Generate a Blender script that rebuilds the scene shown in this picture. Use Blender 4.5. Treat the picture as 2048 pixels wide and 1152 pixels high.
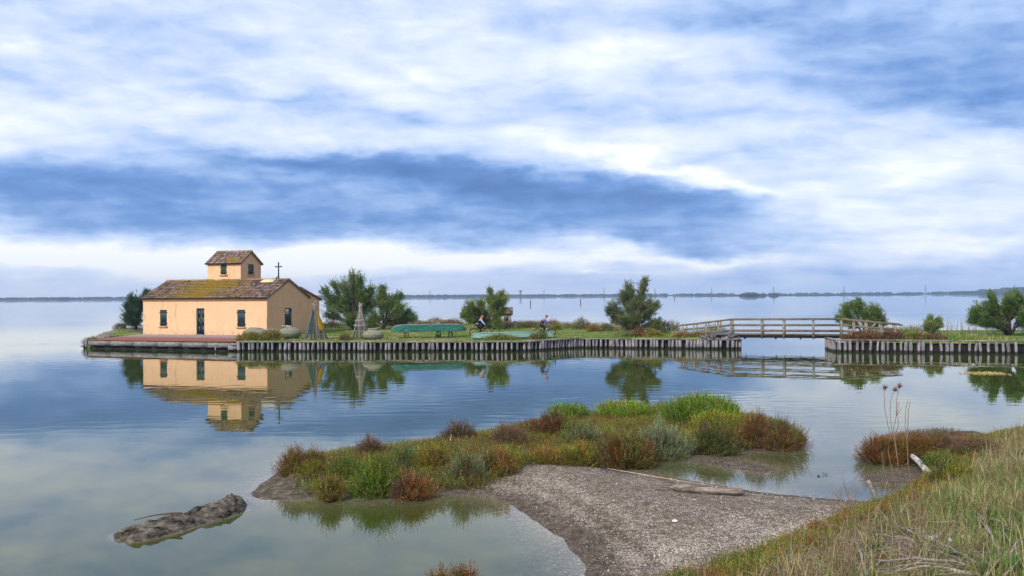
import bpy, math, random
import numpy as np
from mathutils import Vector, Matrix

for o in list(bpy.data.objects): bpy.data.objects.remove(o, do_unlink=True)
SC = bpy.context.scene
COL = SC.collection
R = math.radians

# ------------------------------------------------------------ camera
F = 1750.0; HOR = 590.5
cam_d = bpy.data.cameras.new('camera'); CAM = bpy.data.objects.new('camera', cam_d); COL.objects.link(CAM)
cam_d.sensor_width = 36; cam_d.lens = 36 * F / 2048; cam_d.clip_start = 0.1; cam_d.clip_end = 30000
CM = Matrix.Translation((0, 0, 4.0)) @ Matrix.Rotation(math.pi/2 + math.atan((HOR-576)/F), 4, 'X') @ Matrix.Rotation(-0.0066, 4, 'Z')
CAM.matrix_world = CM
SC.camera = CAM
SC.render.resolution_x = 2048; SC.render.resolution_y = 1152; SC.render.resolution_percentage = 50
CR = np.array(CM.to_3x3()); CO = np.array([0, 0, 4.0])

def ray(px, py):
    return CR @ np.array([(px-1024)/F, (576-py)/F, -1.0])
def W(px, py, z=0.0):            # point at height z seen at that pixel
    d = ray(px, py); t = (z-4.0)/d[2]; return CO + d*t
def WY(px, py, Y):               # point at distance Y
    d = ray(px, py); return CO + d*(Y/d[1])
def proj(P):
    q = (np.asarray(P)-CO) @ CR
    return 1024 + F*q[..., 0]/-q[..., 2], 576 - F*q[..., 1]/-q[..., 2]

# ------------------------------------------------------------ render and exposure
SC.render.engine = 'CYCLES'
SC.view_settings.view_transform = 'Standard'; SC.view_settings.look = 'None'
SC.view_settings.exposure = 0.32; SC.view_settings.gamma = 1.0
SC.cycles.max_bounces = 8; SC.cycles.transparent_max_bounces = 8; SC.cycles.volume_bounces = 0

# ------------------------------------------------------------ node expression helper
class E:
    nt = None
    def __init__(s, v): s.v = v
    @staticmethod
    def m(op, *a, clamp=False):
        n = E.nt.nodes.new('ShaderNodeMath'); n.operation = op; n.use_clamp = clamp
        for i, x in enumerate(a):
            if isinstance(x, E): E.nt.links.new(x.v, n.inputs[i])
            else: n.inputs[i].default_value = x
        return E(n.outputs[0])
    def __add__(s, o): return E.m('ADD', s, o)
    def __radd__(s, o): return E.m('ADD', s, o)
    def __sub__(s, o): return E.m('SUBTRACT', s, o)
    def __rsub__(s, o): return E.m('SUBTRACT', o, s)
    def __mul__(s, o): return E.m('MULTIPLY', s, o)
    def __rmul__(s, o): return E.m('MULTIPLY', s, o)
    def __truediv__(s, o): return E.m('DIVIDE', s, o)
def clamp01(e): return E.m('ADD', e, 0.0, clamp=True)
def sstep(e, a, b):
    n = E.nt.nodes.new('ShaderNodeMapRange'); n.interpolation_type = 'SMOOTHSTEP'
    E.nt.links.new(e.v, n.inputs[0]); n.inputs[1].default_value = a; n.inputs[2].default_value = b
    return E(n.outputs[0])
def comb(x, y, z):
    n = E.nt.nodes.new('ShaderNodeCombineXYZ')
    for i, q in enumerate((x, y, z)):
        if isinstance(q, E): E.nt.links.new(q.v, n.inputs[i])
        else: n.inputs[i].default_value = q
    return n.outputs[0]
def noise(vec, scale, detail=4, rough=0.5, dist=0.0, out=0):
    n = E.nt.nodes.new('ShaderNodeTexNoise')
    if vec is not None: E.nt.links.new(vec, n.inputs['Vector'])
    n.inputs['Scale'].default_value = scale; n.inputs['Detail'].default_value = detail
    n.inputs['Roughness'].default_value = rough; n.inputs['Distortion'].default_value = dist
    return E(n.outputs[out])
def ramp(fac, stops, interp='LINEAR'):
    n = E.nt.nodes.new('ShaderNodeValToRGB'); E.nt.links.new(fac.v, n.inputs[0]); cr = n.color_ramp
    cr.interpolation = interp
    while len(cr.elements) < len(stops): cr.elements.new(0.5)
    for e, (p, c) in zip(cr.elements, stops):
        e.position = p; e.color = (*c, 1)
    return n.outputs[0]
def mixc(fac, a, b, mode='MIX'):
    n = E.nt.nodes.new('ShaderNodeMix'); n.data_type = 'RGBA'; n.blend_type = mode
    if isinstance(fac, E): E.nt.links.new(fac.v, n.inputs[0])
    else: n.inputs[0].default_value = fac
    for i, q in ((6, a), (7, b)):
        if isinstance(q, tuple): n.inputs[i].default_value = (*q, 1)
        else: E.nt.links.new(q, n.inputs[i])
    return n.outputs[2]
def srgb(*c):
    return tuple((x/255/12.92 if x/255 <= .04045 else ((x/255+.055)/1.055)**2.4) for x in c)

# ------------------------------------------------------------ sky
SUN_DIR = Vector((-0.55, -0.70, 0.75)).normalized()      # towards the sun, behind the camera on the left
wd = bpy.data.worlds.new('World'); SC.world = wd; wd.use_nodes = True
nt = wd.node_tree; nt.nodes.clear(); E.nt = nt
tc = nt.nodes.new('ShaderNodeTexCoord'); sp = nt.nodes.new('ShaderNodeSeparateXYZ'); nt.links.new(tc.outputs['Generated'], sp.inputs[0])
dx, dy, dz = E(sp.outputs[0]), E(sp.outputs[1]), E(sp.outputs[2])
az = E.m('ARCTAN2', dx, dy) * 57.29578
el = E.m('ARCSINE', dz) * 57.29578
def azel(px, py):
    d = ray(px, py); d = d/np.linalg.norm(d)
    return math.degrees(math.atan2(d[0], d[1])), math.degrees(math.asin(d[2]))
# layered cloud deck: coordinates on a flat cloud ceiling seen in perspective
k = E.m('MAXIMUM', dz, 0.0) + 0.10
cxp, cyp = dx/k, dy/k
plane = comb(cxp, cyp, 0.0)
angle = comb(az*0.05, el*0.16, 0.0)
w1 = noise(angle, 1.6, 3, 0.55); w2 = noise(comb(az*0.05+7.3, el*0.16+2.1, 0.0), 1.8, 3, 0.55)
w3 = noise(comb(az*0.16, el*0.32, 3.3), 1.6, 4, 0.6)
azw = az + (w1-0.5)*9.0 + (w3-0.5)*2.0
elw = el + (w2-0.5)*2.6 + (w3-0.5)*1.6
L = None
blobs = [  # px, py, half-width, half-height, tilt (deg, + = falls to the right), amount
 (60, 345, 330, 34, 2, -.40), (230, 390, 460, 56, 2, -.40), (420, 345, 260, 26, 4, -.22), (620, 318, 330, 24, 5, -.40), (880, 350, 340, 26, 6, -.58), (1000, 395, 330, 36, 4, -.40), (1180, 385, 250, 42, 8, -.40),
 (640, 300, 120, 30, -10, -.15),(860, 300, 60, 34, 0, -.20), (560, 352, 200, 8, 4, .10), (300, 415, 260, 9, 2, .10), (900, 425, 240, 9, 2, .10),
 (1370, 400, 120, 40, 14, -.34), (1180, 450, 380, 26, 5, -.30), (700, 440, 520, 34, 2, -.36), (250, 450, 420, 32, 2, -.33), (1080, 490, 200, 16, 0, -.22), (1400, 485, 130, 16, 6, -.30),
 (1750, 110, 330, 95, 22, -.42), (1960, 190, 200, 70, 10, -.34), (1480, 20, 260, 36, 0, -.22), (1980, 30, 200, 70, 0, -.16), (1560, 110, 90, 50, 20, -.10),
 (300, 50, 380, 40, 4, -.16), (60, 20, 100, 30, 0, -.05), (480, 190, 340, 16, 12, -.15), (80, 180, 140, 20, 10, -.16), (720, 225, 240, 14, 4, -.20), (1250, 215, 240, 28, 4, -.20),(1300, 250, 200, 14, 0, -.12), (1480, 320, 150, 20, 0, -.14), (1900, 390, 120, 14, 0, -.10),
 (30, 85, 50, 32, 20, .28), (20, 270, 260, 34, -3, .25), (200, 110, 110, 30, 0, .05), (450, 262, 420, 20, 2, .22), (700, 165, 140, 28, 18, .28), (860, 165, 60, 22, 20, .25), (900, 95, 110, 26, 10, .2), (1250, 90, 200, 34, -8, .22), (1150, 130, 100, 30, 0, .2), (600, 60, 160, 30, 0, .08),
 (1240, 322, 150, 15, 13, .6), (1430, 362, 120, 12, 14, .38), (1700, 360, 330, 26, -3, .25), (1700, 430, 260, 44, 0, .26), (1950, 330, 150, 40, 0, .16), (1620, 250, 130, 18, -6, .08),
 (200, 515, 420, 30, 0, .75), (700, 525, 330, 28, 0, .70), (980, 500, 60, 16, 0, .3), (1180, 492, 120, 11, 3, .42), (1400, 512, 260, 8, 2, .28), (1150, 515, 150, 9, 0, .25), (1700, 495, 200, 14, -3, .22), (1960, 482, 160, 14, -3, .26), (1165, 541, 34, 7, 0, .42), (1240, 545, 20, 4, 0, .22), (1420, 522, 50, 12, 0, .2),
 (1750, 540, 420, 24, 0, -.16), (1300, 560, 300, 12, 0, -.12),
]
av = comb(azw, elw, 0.0)
def gauss(cx, cy, rx, ry, t):
    a, e = azel(cx, cy); a2, e2 = azel(cx+1, cy); s = abs(a2-a)
    n = nt.nodes.new('ShaderNodeMapping'); n.vector_type = 'TEXTURE'
    n.inputs[1].default_value = (a, e, 0); n.inputs[2].default_value = (0, 0, -R(t)); n.inputs[3].default_value = (rx*s, ry*s, 1)
    nt.links.new(av, n.inputs[0])
    d = nt.nodes.new('ShaderNodeVectorMath'); d.operation = 'DOT_PRODUCT'
    nt.links.new(n.outputs[0], d.inputs[0]); nt.links.new(n.outputs[0], d.inputs[1])
    return E.m('EXPONENT', E(d.outputs['Value']) * -0.8)
for b in blobs:
    g = gauss(*b[:5]) * (b[5]*(.95 if b[5] < 0 else .66))
    L = g + 0.69 if L is None else L + g
n1 = noise(comb(cxp*0.75 + cyp*0.12, cyp*0.9, 1.7), 1.3, 5, 0.50, 0.5)       # big soft sheets
k2 = E.m('MAXIMUM', dz, 0.0) + 0.22
n2 = noise(comb(dx/k2*1.0 + dy/k2*0.35, dy/k2*1.9, 4.2), 4.2, 5, 0.50, 0.5)        # rolls
n3 = noise(comb(az*0.10 - el*0.04, el*0.75, 8.0), 1.5, 6, 0.6, 0.6)            # streaks close to the horizon
n4 = noise(comb(az*0.10+el*0.06, el*0.24-az*0.012, 12.0), 3.0, 6, 0.54, 0.35)        # puffs
up = sstep(el, 2.0, 9.0)
L = L + (n1-0.5)*(0.25 + 0.20*up) + (n2-0.5)*(0.24 + 0.18*up) + (n3-0.5)*(0.42 - 0.34*up) + (n4-0.5)*(0.50 + 0.02*up)
# vertical wisps on the upper lip of the dark bank
# thin bank of mist along the horizon
side = sstep(az, -14.0, 22.0)
mist = 1.0 - sstep(el, 0.0, 1.5)
low = E.m('EXPONENT', (E.m('MINIMUM', L, 0.5)-0.5)*1.9)*0.5          # thick cloud darkens ever more slowly
L = low + (E.m('MAXIMUM', L, 0.5)-0.5)
L = E.m('MINIMUM', L + ((n4-0.5)*0.16 + (n3-0.5)*0.14)*(1.0-sstep(L, 0.3, 0.6)), 1.0)
ccol = ramp(L, [(0.0, srgb(62, 98, 156)), (0.22, srgb(102, 142, 202)), (0.45, srgb(163, 189, 231)), (0.66, srgb(200, 214, 241)), (0.86, srgb(226, 234, 246)), (1.0, (0.92, 0.93, 0.93))])
mcol = mixc(side, srgb(212, 214, 228), srgb(154, 183, 226))
ccol = mixc(mist*(0.42 + 0.26*side), ccol, mcol)
ccol = mixc(sstep(el, 19.0, 42.0), ccol, (0.40, 0.49, 0.66))
ccol = mixc(sstep(el*-1.0, 0.3, 3.0), ccol, (0.25, 0.30, 0.30))
sky = nt.nodes.new('ShaderNodeTexSky'); sky.sky_type = 'NISHITA'; sky.sun_disc = False
sky.sun_elevation = math.asin(SUN_DIR.z); sky.sun_rotation = math.atan2(SUN_DIR.x, SUN_DIR.y)
b1 = nt.nodes.new('ShaderNodeBackground'); nt.links.new(sky.outputs[0], b1.inputs[0]); b1.inputs[1].default_value = 0.10
b2 = nt.nodes.new('ShaderNodeBackground'); nt.links.new(ccol, b2.inputs[0]); b2.inputs[1].default_value = 1.0
mx = nt.nodes.new('ShaderNodeMixShader'); mx.inputs[0].default_value = 0.93
nt.links.new(b1.outputs[0], mx.inputs[1]); nt.links.new(b2.outputs[0], mx.inputs[2])
wo = nt.nodes.new('ShaderNodeOutputWorld'); nt.links.new(mx.outputs[0], wo.inputs[0])
wd.cycles.sampling_method = 'MANUAL'; wd.cycles.sample_map_resolution = 512

sun_d = bpy.data.lights.new('sun', 'SUN'); sun_d.energy = 3.0; sun_d.angle = R(11); sun_d.color = (1.0, 0.95, 0.88)
SUN = bpy.data.objects.new('sun', sun_d); COL.objects.link(SUN)
SUN.rotation_euler = (-SUN_DIR).to_track_quat('-Z', 'Y').to_euler()

# ------------------------------------------------------------ mesh helpers
rng = np.random.default_rng(7)
ROOT = {}
class MB:
    """collects geometry for ONE mesh"""
    def __init__(s): s.v = []; s.f = []; s.c = []; s.n = 0
    def add(s, v, f, col=(0.5, 0.5, 0.5)):
        v = np.asarray(v, float).reshape(-1, 3); s.v.append(v)
        s.f.append([tuple(int(i)+s.n for i in q) for q in f])
        c = np.asarray(col, float)
        s.c.append(np.broadcast_to(c, v.shape).copy() if c.ndim == 1 else c)
        s.n += len(v); return s
    def quads(s, P, col):
        """P (N,4,3), col (N,3)"""
        N = len(P)
        if N == 0: return s
        s.v.append(P.reshape(-1, 3)); s.f.append(np.arange(N*4).reshape(N, 4)+s.n)
        s.c.append(np.repeat(np.asarray(col), 4, axis=0)); s.n += N*4; return s
    def box(s, a, b, col=(0.5, 0.5, 0.5), M=None):
        x0, y0, z0 = a; x1, y1, z1 = b
        v = np.array([(x0,y0,z0),(x1,y0,z0),(x1,y1,z0),(x0,y1,z0),(x0,y0,z1),(x1,y0,z1),(x1,y1,z1),(x0,y1,z1)], float)
        if M is not None: v = np.array([M @ Vector(p) for p in v])
        return s.add(v, [(3,2,1,0),(4,5,6,7),(0,1,5,4),(1,2,6,5),(2,3,7,6),(3,0,4,7)], col)
    def beam(s, p, q, w, h, col=(0.5, 0.5, 0.5)):
        p = Vector(p); q = Vector(q); d = (q-p).normalized(); sd = d.cross(Vector((0,0,1)))
        sd = sd.normalized() if sd.length > 1e-4 else Vector((1,0,0)); u = sd.cross(d).normalized()
        v = [pt + sd*(a*w/2) + u*(b*h/2) for pt in (p, q) for a, b in ((-1,-1),(1,-1),(1,1),(-1,1))]
        return s.add([tuple(x) for x in v], [(0,1,2,3),(7,6,5,4),(0,4,5,1),(1,5,6,2),(2,6,7,3),(3,7,4,0)], col)
    def tube(s, pts, rad, n=6, col=(0.5, 0.5, 0.5), cap=True, flat=1.0):
        pts = [Vector(p) for p in pts]; m = len(pts)
        if not hasattr(rad, '__len__'): rad = [rad]*m
        V = []; prev = None
        for i, p in enumerate(pts):
            d = (pts[min(i+1, m-1)] - pts[max(i-1, 0)])
            d = d.normalized() if d.length > 1e-9 else Vector((0,0,1))
            a = prev if prev is not None else (Vector((0,0,1)) if abs(d.z) < 0.9 else Vector((1,0,0)))
            a = (a - d*a.dot(d)).normalized(); prev = a; b = d.cross(a)
            for j in range(n):
                t = 2*math.pi*j/n; V.append(tuple(p + a*(rad[i]*math.cos(t)*flat) + b*(rad[i]*math.sin(t))))
        Fc = [(i*n+j, i*n+(j+1) % n, (i+1)*n+(j+1) % n, (i+1)*n+j) for i in range(m-1) for j in range(n)]
        if cap: Fc += [tuple(range(n-1, -1, -1)), tuple((m-1)*n+j for j in range(n))]
        return s.add(V, Fc, col)
    def lathe(s, prof, c=(0,0,0), n=16, col=(0.5,0.5,0.5), wob=0.0, M=None):
        V = []; c = Vector(c)
        for k, (r, z) in enumerate(prof):
            for j in range(n):
                t = 2*math.pi*j/n; rr = r*(1+wob*math.sin(3*t+k)+wob*0.6*math.sin(5*t+2*k))
                p = Vector((rr*math.cos(t), rr*math.sin(t), z)); p = M @ p if M is not None else p
                V.append(tuple(p + c))
        m = len(prof)
        Fc = [(i*n+j, i*n+(j+1) % n, (i+1)*n+(j+1) % n, (i+1)*n+j) for i in range(m-1) for j in range(n)]
        Fc += [tuple(range(n-1, -1, -1)), tuple((m-1)*n+j for j in range(n))]
        return s.add(V, Fc, col)
    def mesh(s, name, off=(0,0,0), smooth=False):
        me = bpy.data.meshes.new(name)
        V = np.concatenate(s.v) - np.asarray(off)
        loops = []; sizes = []
        for f in s.f:
            if isinstance(f, np.ndarray): loops.append(f.ravel()); sizes.append(np.full(len(f), f.shape[1]))
            elif len(f): loops.append(np.array([i for q in f for i in q])); sizes.append(np.array([len(q) for q in f]))
        loops = np.concatenate(loops); sizes = np.concatenate(sizes)
        me.vertices.add(len(V)); me.vertices.foreach_set('co', V.astype(np.float32).ravel())
        me.loops.add(len(loops)); me.loops.foreach_set('vertex_index', loops.astype(np.int32))
        me.polygons.add(len(sizes)); me.polygons.foreach_set('loop_start', np.concatenate([[0], np.cumsum(sizes)[:-1]]).astype(np.int32))
        me.polygons.foreach_set('loop_total', sizes.astype(np.int32))
        if smooth: me.polygons.foreach_set('use_smooth', np.ones(len(sizes), bool))
        C = np.concatenate(s.c); ca = me.color_attributes.new('Col', 'FLOAT_COLOR', 'POINT')
        ca.data.foreach_set('color', np.hstack([C, np.ones((len(C), 1))]).astype(np.float32).ravel())
        me.update(calc_edges=True); me.validate(); return me

def tag(o, label=None, cat=None, group=None, kind=None):
    if label: o['label'] = label
    if cat: o['category'] = cat
    if group: o['group'] = group
    if kind: o['kind'] = kind
    return o
def thing(name, label, cat, loc=(0,0,0), group=None, rz=0):
    o = bpy.data.objects.new(name, None); COL.objects.link(o); o.location = loc; o.rotation_euler = (0,0,rz)
    o.empty_display_size = 0.2; ROOT[o.name] = (0,0,0) if rz else tuple(loc); tag(o, label, cat, group); return o
def obj(name, mb, mat, parent=None, smooth=False, off=None):
    """one mesh object; world-space geometry is stored relative to its root's place"""
    off = off if off is not None else (ROOT[parent.name] if parent is not None else (0,0,0))
    me = mb if isinstance(mb, bpy.types.Mesh) else mb.mesh(name, off, smooth)
    me.materials.append(mat) if mat.name not in [m.name for m in me.materials if m] else None
    o = bpy.data.objects.new(name, me); COL.objects.link(o); ROOT[o.name] = tuple(off)
    if parent is not None: o.parent = parent
    return o
def solo(name, mb, mat, label, cat, loc=(0,0,0), group=None, smooth=False):
    mn = np.concatenate(mb.v).mean(0); world = np.linalg.norm(mn-np.asarray(loc, float)) <= np.linalg.norm(mn)
    o = obj(name, mb, mat, None, smooth, off=tuple(loc) if world else (0,0,0)); o.location = loc; return tag(o, label, cat, group)

def vn(x, y, seed=0):            # smooth value noise, 0..1, numpy
    x = np.asarray(x, float); y = np.asarray(y, float)
    xi = np.floor(x).astype(np.int64); yi = np.floor(y).astype(np.int64); fx = x-xi; fy = y-yi
    fx = fx*fx*(3-2*fx); fy = fy*fy*(3-2*fy)
    def h(a, b):
        n = (a*374761393 + b*668265263 + seed*974634777) & 0x7fffffff
        n = ((n ^ (n >> 13))*1274126177) & 0x7fffffff
        return ((n ^ (n >> 16)) & 0xffff)/65535.0
    return (h(xi,yi)*(1-fx)+h(xi+1,yi)*fx)*(1-fy) + (h(xi,yi+1)*(1-fx)+h(xi+1,yi+1)*fx)*fy
def fbm(x, y, seed=0, o=4):
    a = 0.5; t = 0; w = 0
    for i in range(o): t = t + a*vn(x*2**i, y*2**i, seed+i*17); w += a; a *= 0.5
    return t/w
def sdist(P, poly):              # signed distance to polygon, + inside; P (N,2)
    poly = np.asarray(poly, float)[:, :2]; best = np.full(len(P), 1e9); ins = np.zeros(len(P), bool)
    for i in range(len(poly)):
        a = poly[i]; b = poly[(i+1) % len(poly)]; ab = b-a; ap = P-a
        t = np.clip((ap @ ab)/max(ab @ ab, 1e-9), 0, 1); d = np.hypot(*(ap-t[:, None]*ab).T); best = np.minimum(best, d)
        c = ((a[1] > P[:, 1]) != (b[1] > P[:, 1]))
        with np.errstate(divide='ignore', invalid='ignore'):
            xx = (b[0]-a[0])*(P[:, 1]-a[1])/(b[1]-a[1]+1e-12)+a[0]
        ins ^= c & (P[:, 0] < xx)
    return np.where(ins, best, -best)

# ------------------------------------------------------------ materials
def mat(name, build):
    m = bpy.data.materials.new(name); m.use_nodes = True; nt = m.node_tree; nt.nodes.clear(); E.nt = nt
    out = nt.nodes.new('ShaderNodeOutputMaterial'); b = nt.nodes.new('ShaderNodeBsdfPrincipled')
    nt.links.new(b.outputs[0], out.inputs[0]); build(nt, b); return m
def setb(nt, b, col=None, rough=0.8, spec=0.3, bump=None, bd=0.01, bs=1.0):
    if isinstance(col, tuple): b.inputs['Base Color'].default_value = (*col, 1)
    elif col is not None: nt.links.new(col, b.inputs['Base Color'])
    if isinstance(rough, E): nt.links.new(rough.v, b.inputs['Roughness'])
    else: b.inputs['Roughness'].default_value = rough
    b.inputs['Specular IOR Level'].default_value = spec
    if bump is not None:
        n = nt.nodes.new('ShaderNodeBump'); n.inputs['Strength'].default_value = bs; n.inputs['Distance'].default_value = bd
        nt.links.new(bump.v, n.inputs['Height']); nt.links.new(n.outputs[0], b.inputs['Normal'])
def pos(nt): return nt.nodes.new('ShaderNodeNewGeometry').outputs['Position']
def objc(nt): return nt.nodes.new('ShaderNodeTexCoord').outputs['Object']
def sep(nt, v):
    n = nt.nodes.new('ShaderNodeSeparateXYZ'); nt.links.new(v, n.inputs[0]); return [E(o) for o in n.outputs]
def attr(nt, name='Col'):
    n = nt.nodes.new('ShaderNodeAttribute'); n.attribute_name = name; return n.outputs['Color']
def stretch(nt, v, s):
    n = nt.nodes.new('ShaderNodeMapping'); n.inputs[3].default_value = s; nt.links.new(v, n.inputs[0]); return n.outputs[0]
def simple(name, cols, scale=3, rough=0.8, spec=0.3, bd=0.01, st=(1,1,1), lo=.3, hi=.7, detail=6):
    def f(nt, b):
        v = stretch(nt, pos(nt), st); n = noise(v, scale, detail, 0.6)
        k = len(cols); setb(nt, b, ramp(n, [(lo+(hi-lo)*i/max(k-1,1), c) for i, c in enumerate(cols)]) if k > 1 else cols[0], rough, spec, n, bd)
    return mat(name, f)
def leafy(name, rough=0.65, tr=0.0, vary=0.5, gain=1.0):
    def f(nt, b):
        n = noise(pos(nt), 9.0, 3, 0.6); c = mixc(1.0, attr(nt), ramp(n, [(0.25, (gain*(1-vary),)*3), (0.75, (gain*(1+vary),)*3)]), 'MULTIPLY')
        setb(nt, b, c, rough, 0.25)
        if tr:
            out = [x for x in nt.nodes if x.type == 'OUTPUT_MATERIAL'][0]
            t = nt.nodes.new('ShaderNodeBsdfTranslucent'); nt.links.new(c, t.inputs[0])
            m = nt.nodes.new('ShaderNodeMixShader'); m.inputs[0].default_value = tr
            nt.links.new(b.outputs[0], m.inputs[1]); nt.links.new(t.outputs[0], m.inputs[2]); nt.links.new(m.outputs[0], out.inputs[0])
    return mat(name, f)
M_LEAF = leafy('leaf', tr=0.3, gain=1.5); M_GRASS = leafy('grass_blade', tr=0.3, gain=1.3); M_TWIG = leafy('twig', 0.85, vary=0.35)
M_BARK = simple('bark', [(.05,.035,.025), (.13,.10,.08)], 8, .9)

def f(nt, b):   # stucco, with streaky dirt and salt bloom near the ground
    p = pos(nt); x, y, z = sep(nt, p); base = attr(nt)
    big = noise(p, 0.9, 5, 0.6); st = noise(stretch(nt, p, (2.4, 2.4, 0.7)), 1.0, 7, 0.62); fine = noise(p, 14, 4, 0.6)
    c = mixc(sstep(big, .35, .7)*0.30, base, mixc(0.5, base, (0.60, 0.30, 0.15)))
    c = mixc(sstep(st, .50, .75)*0.42, c, (0.34, 0.22, 0.14)); c = mixc(sstep(noise(p, 2.3, 6, .7), .54, .68)*.22, c, (.92, .70, .44))
    foot = (1.0-sstep(z, 0.85, 1.35))*sstep(noise(p, 3.2, 5, 0.7), .42, .7)
    c = mixc(foot*0.7, c, (0.34, 0.22, 0.15))
    c = mixc(1.0, c, ramp(fine, [(0.2, (.9,)*3), (0.8, (1.08,)*3)]), 'MULTIPLY')
    setb(nt, b, c, 0.92, 0.15, fine, 0.01, 0.6)
M_WALL = mat('stucco', f)
def f(nt, b):   # barrel tiles: per tile colour + lichen
    p = pos(nt); a = nt.nodes.new('ShaderNodeAttribute'); a.attribute_name = 'Col'; s = nt.nodes.new('ShaderNodeSeparateColor'); nt.links.new(a.outputs['Color'], s.inputs[0])
    rnd, moss = E(s.outputs[0]), E(s.outputs[1])
    c = ramp(rnd, [(0.0, (.12,.085,.065)), (.35, (.22,.155,.12)), (.62, (.32,.235,.18)), (.80, (.42,.20,.13)), (.92, (.40,.30,.26)), (1.0, (.46,.40,.37))])
    n = noise(p, 2.2, 6, 0.65); n2 = noise(p, 11, 4, 0.6)
    mk = sstep(moss + (n-0.5)*1.4 + (n2-0.5)*1.0 - rnd*0.20, 0.16, 0.40)
    mcol = ramp(n2, [(.3, (.33,.20,.015)), (.55, (.48,.31,.012)), (.75, (.24,.20,.03))])
    c = mixc(mk*0.88, c, mcol); c = mixc(1.0, c, ramp(n2, [(.2, (.6,)*3), (.8, (1.3,)*3)]), 'MULTIPLY')
    setb(nt, b, c, 0.95, 0.1, n2, 0.02)
M_TILE = mat('roof_tile', f)
M_SHUT = simple('dark_green_paint', [(.010,.030,.034), (.016,.048,.05)], 5, .45, .5)
M_SHUT2 = simple('faded_green_paint', [(.022,.06,.05), (.035,.09,.07)], 5, .6, .4)
M_IRON = simple('dark_iron', [(.01,.012,.014)], 5, .5)
M_SILL = simple('sill_stone', [(.5,.27,.12), (.62,.38,.2)], 5, .9)
def f(nt, b):
    p = pos(nt); x, y, z = sep(nt, p); a = attr(nt); st = noise(stretch(nt, p, (14, 14, 1.2)), 1.2, 6, 0.65); n = noise(p, 5, 4, .6)
    c = ramp(st, [(.32, (.05,.042,.042)), (.50, (.22,.20,.205)), (.72, (.52,.49,.50))])
    c = mixc(1.0, c, a, 'MULTIPLY')
    wet = 1.0 - sstep(z + (n-0.5)*0.22, 0.08, 0.22)
    c = mixc(wet*0.92, c, (.012,.012,.008)); setb(nt, b, c, .9, .2, st, .02)
M_PILE = mat('weathered_pile', f)
M_TIMBER = simple('grey_timber', [(.09,.075,.06), (.26,.22,.19), (.40,.35,.31)], 1.2, .9, .2, .01, (1.5,1.5,12))
M_RAIL = simple('lichened_timber', [(.06,.05,.035), (.16,.13,.08), (.25,.22,.14)], 1.5, .9, .2, .01, (2,2,8))
M_DARKW = simple('black_wet_wood', [(.008,.007,.006), (.025,.02,.017)], 3, .9)
M_CONC = simple('grey_concrete', [(.13,.12,.12), (.25,.235,.23), (.34,.32,.31)], 2.5, .9, .2, .01, (1,1,3))
def f(nt, b):
    p = pos(nt); n = noise(p, 1.5, 5, .65); br = nt.nodes.new('ShaderNodeTexBrick'); br.inputs['Scale'].default_value = 3.2
    r = nt.nodes.new('ShaderNodeMapping'); r.inputs[2].default_value = (0, 0, .33); nt.links.new(p, r.inputs[0]); nt.links.new(r.outputs[0], br.inputs[0])
    br.inputs[1].default_value = (.33,.10,.055,1); br.inputs[2].default_value = (.24,.08,.05,1); br.inputs[3].default_value = (.16,.09,.07,1)
    a = attr(nt); s = nt.nodes.new('ShaderNodeSeparateColor'); nt.links.new(a, s.inputs[0])
    c = mixc(sstep(E(s.outputs[0]) + (n-0.5)*0.5, 0.25, 0.75), br.outputs[0], (.30,.25,.25))
    setb(nt, b, c, .9, .2)
M_BRICK = mat('brick_paving', f)
M_MUD = simple('dry_mud', [(.015,.012,.010), (.08,.067,.052), (.15,.125,.098), (.24,.21,.155), (.13,.13,.065)], 5.5, .95, .1, .14, (1,1,2), .34, .72, 10)
M_ROCK = simple('pale_rock', [(.10,.095,.10), (.30,.28,.28), (.45,.43,.43)], 1.4, .95, .2, .05)
M_WOODW = simple('bleached_wood', [(.10,.08,.07), (.40,.35,.32), (.60,.56,.53)], 2.0, .9, .2, .02, (3,3,14), .32, .6)
def f(nt, b):
    p = objc(nt); s1 = noise(stretch(nt, p, (1.2, 16, 16)), 1.6, 6, .7); n = noise(p, 7, 5, .65)
    c = ramp(s1, [(.34, (.06,.04,.03)), (.47, (.22,.17,.135)), (.58, (.38,.32,.27)), (.72, (.50,.45,.41))])
    c = mixc(sstep(n, .56, .72)*.7, c, (.13,.08,.055)); setb(nt, b, c, .9, .15, s1, .03)
M_DRIFT = mat('driftwood', f)
M_WICK = simple('wicker', [(.09,.085,.05), (.24,.23,.16), (.40,.38,.29)], 2.0, .95, .1, .02, (2,2,30))
M_BOAT = simple('faded_green_hull', [(.05,.06,.05), (.015,.085,.065), (.03,.15,.12), (.07,.22,.18)], 1.6, .85, .2, .01, (1.2,3,9), .3, .7)
M_KEEL = simple('worn_bottom', [(.10,.09,.08), (.26,.24,.21), (.05,.16,.12)], 2.0, .9)
M_BOAT2 = simple('pale_green_hull', [(.10,.17,.15), (.17,.31,.27), (.27,.40,.36)], 1.6, .8, .2, .01, (1.2,2,10))
M_NETY = simple('yellow_net', [(.30,.16,.005), (.50,.30,.01)], 12, .95)
M_NETD = simple('dark_net', [(.008,.03,.035), (.02,.08,.07)], 9, .95)
M_FAR = simple('far_vegetation', [(.03,.045,.03), (.06,.07,.04)], 0.02, .95)
M_STEEL = simple('galvanised_steel', [(.25,.26,.28)], 5, .6)
def f(nt, b):
    a = attr(nt); n = noise(objc(nt), 40, 2, .5); setb(nt, b, a, 0.75, 0.3)
M_PAINT = mat('coloured_cloth', f)
def f(nt, b): setb(nt, b, attr(nt), 0.4, 0.5)
M_GLOSS = mat('coloured_hard', f)

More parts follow.
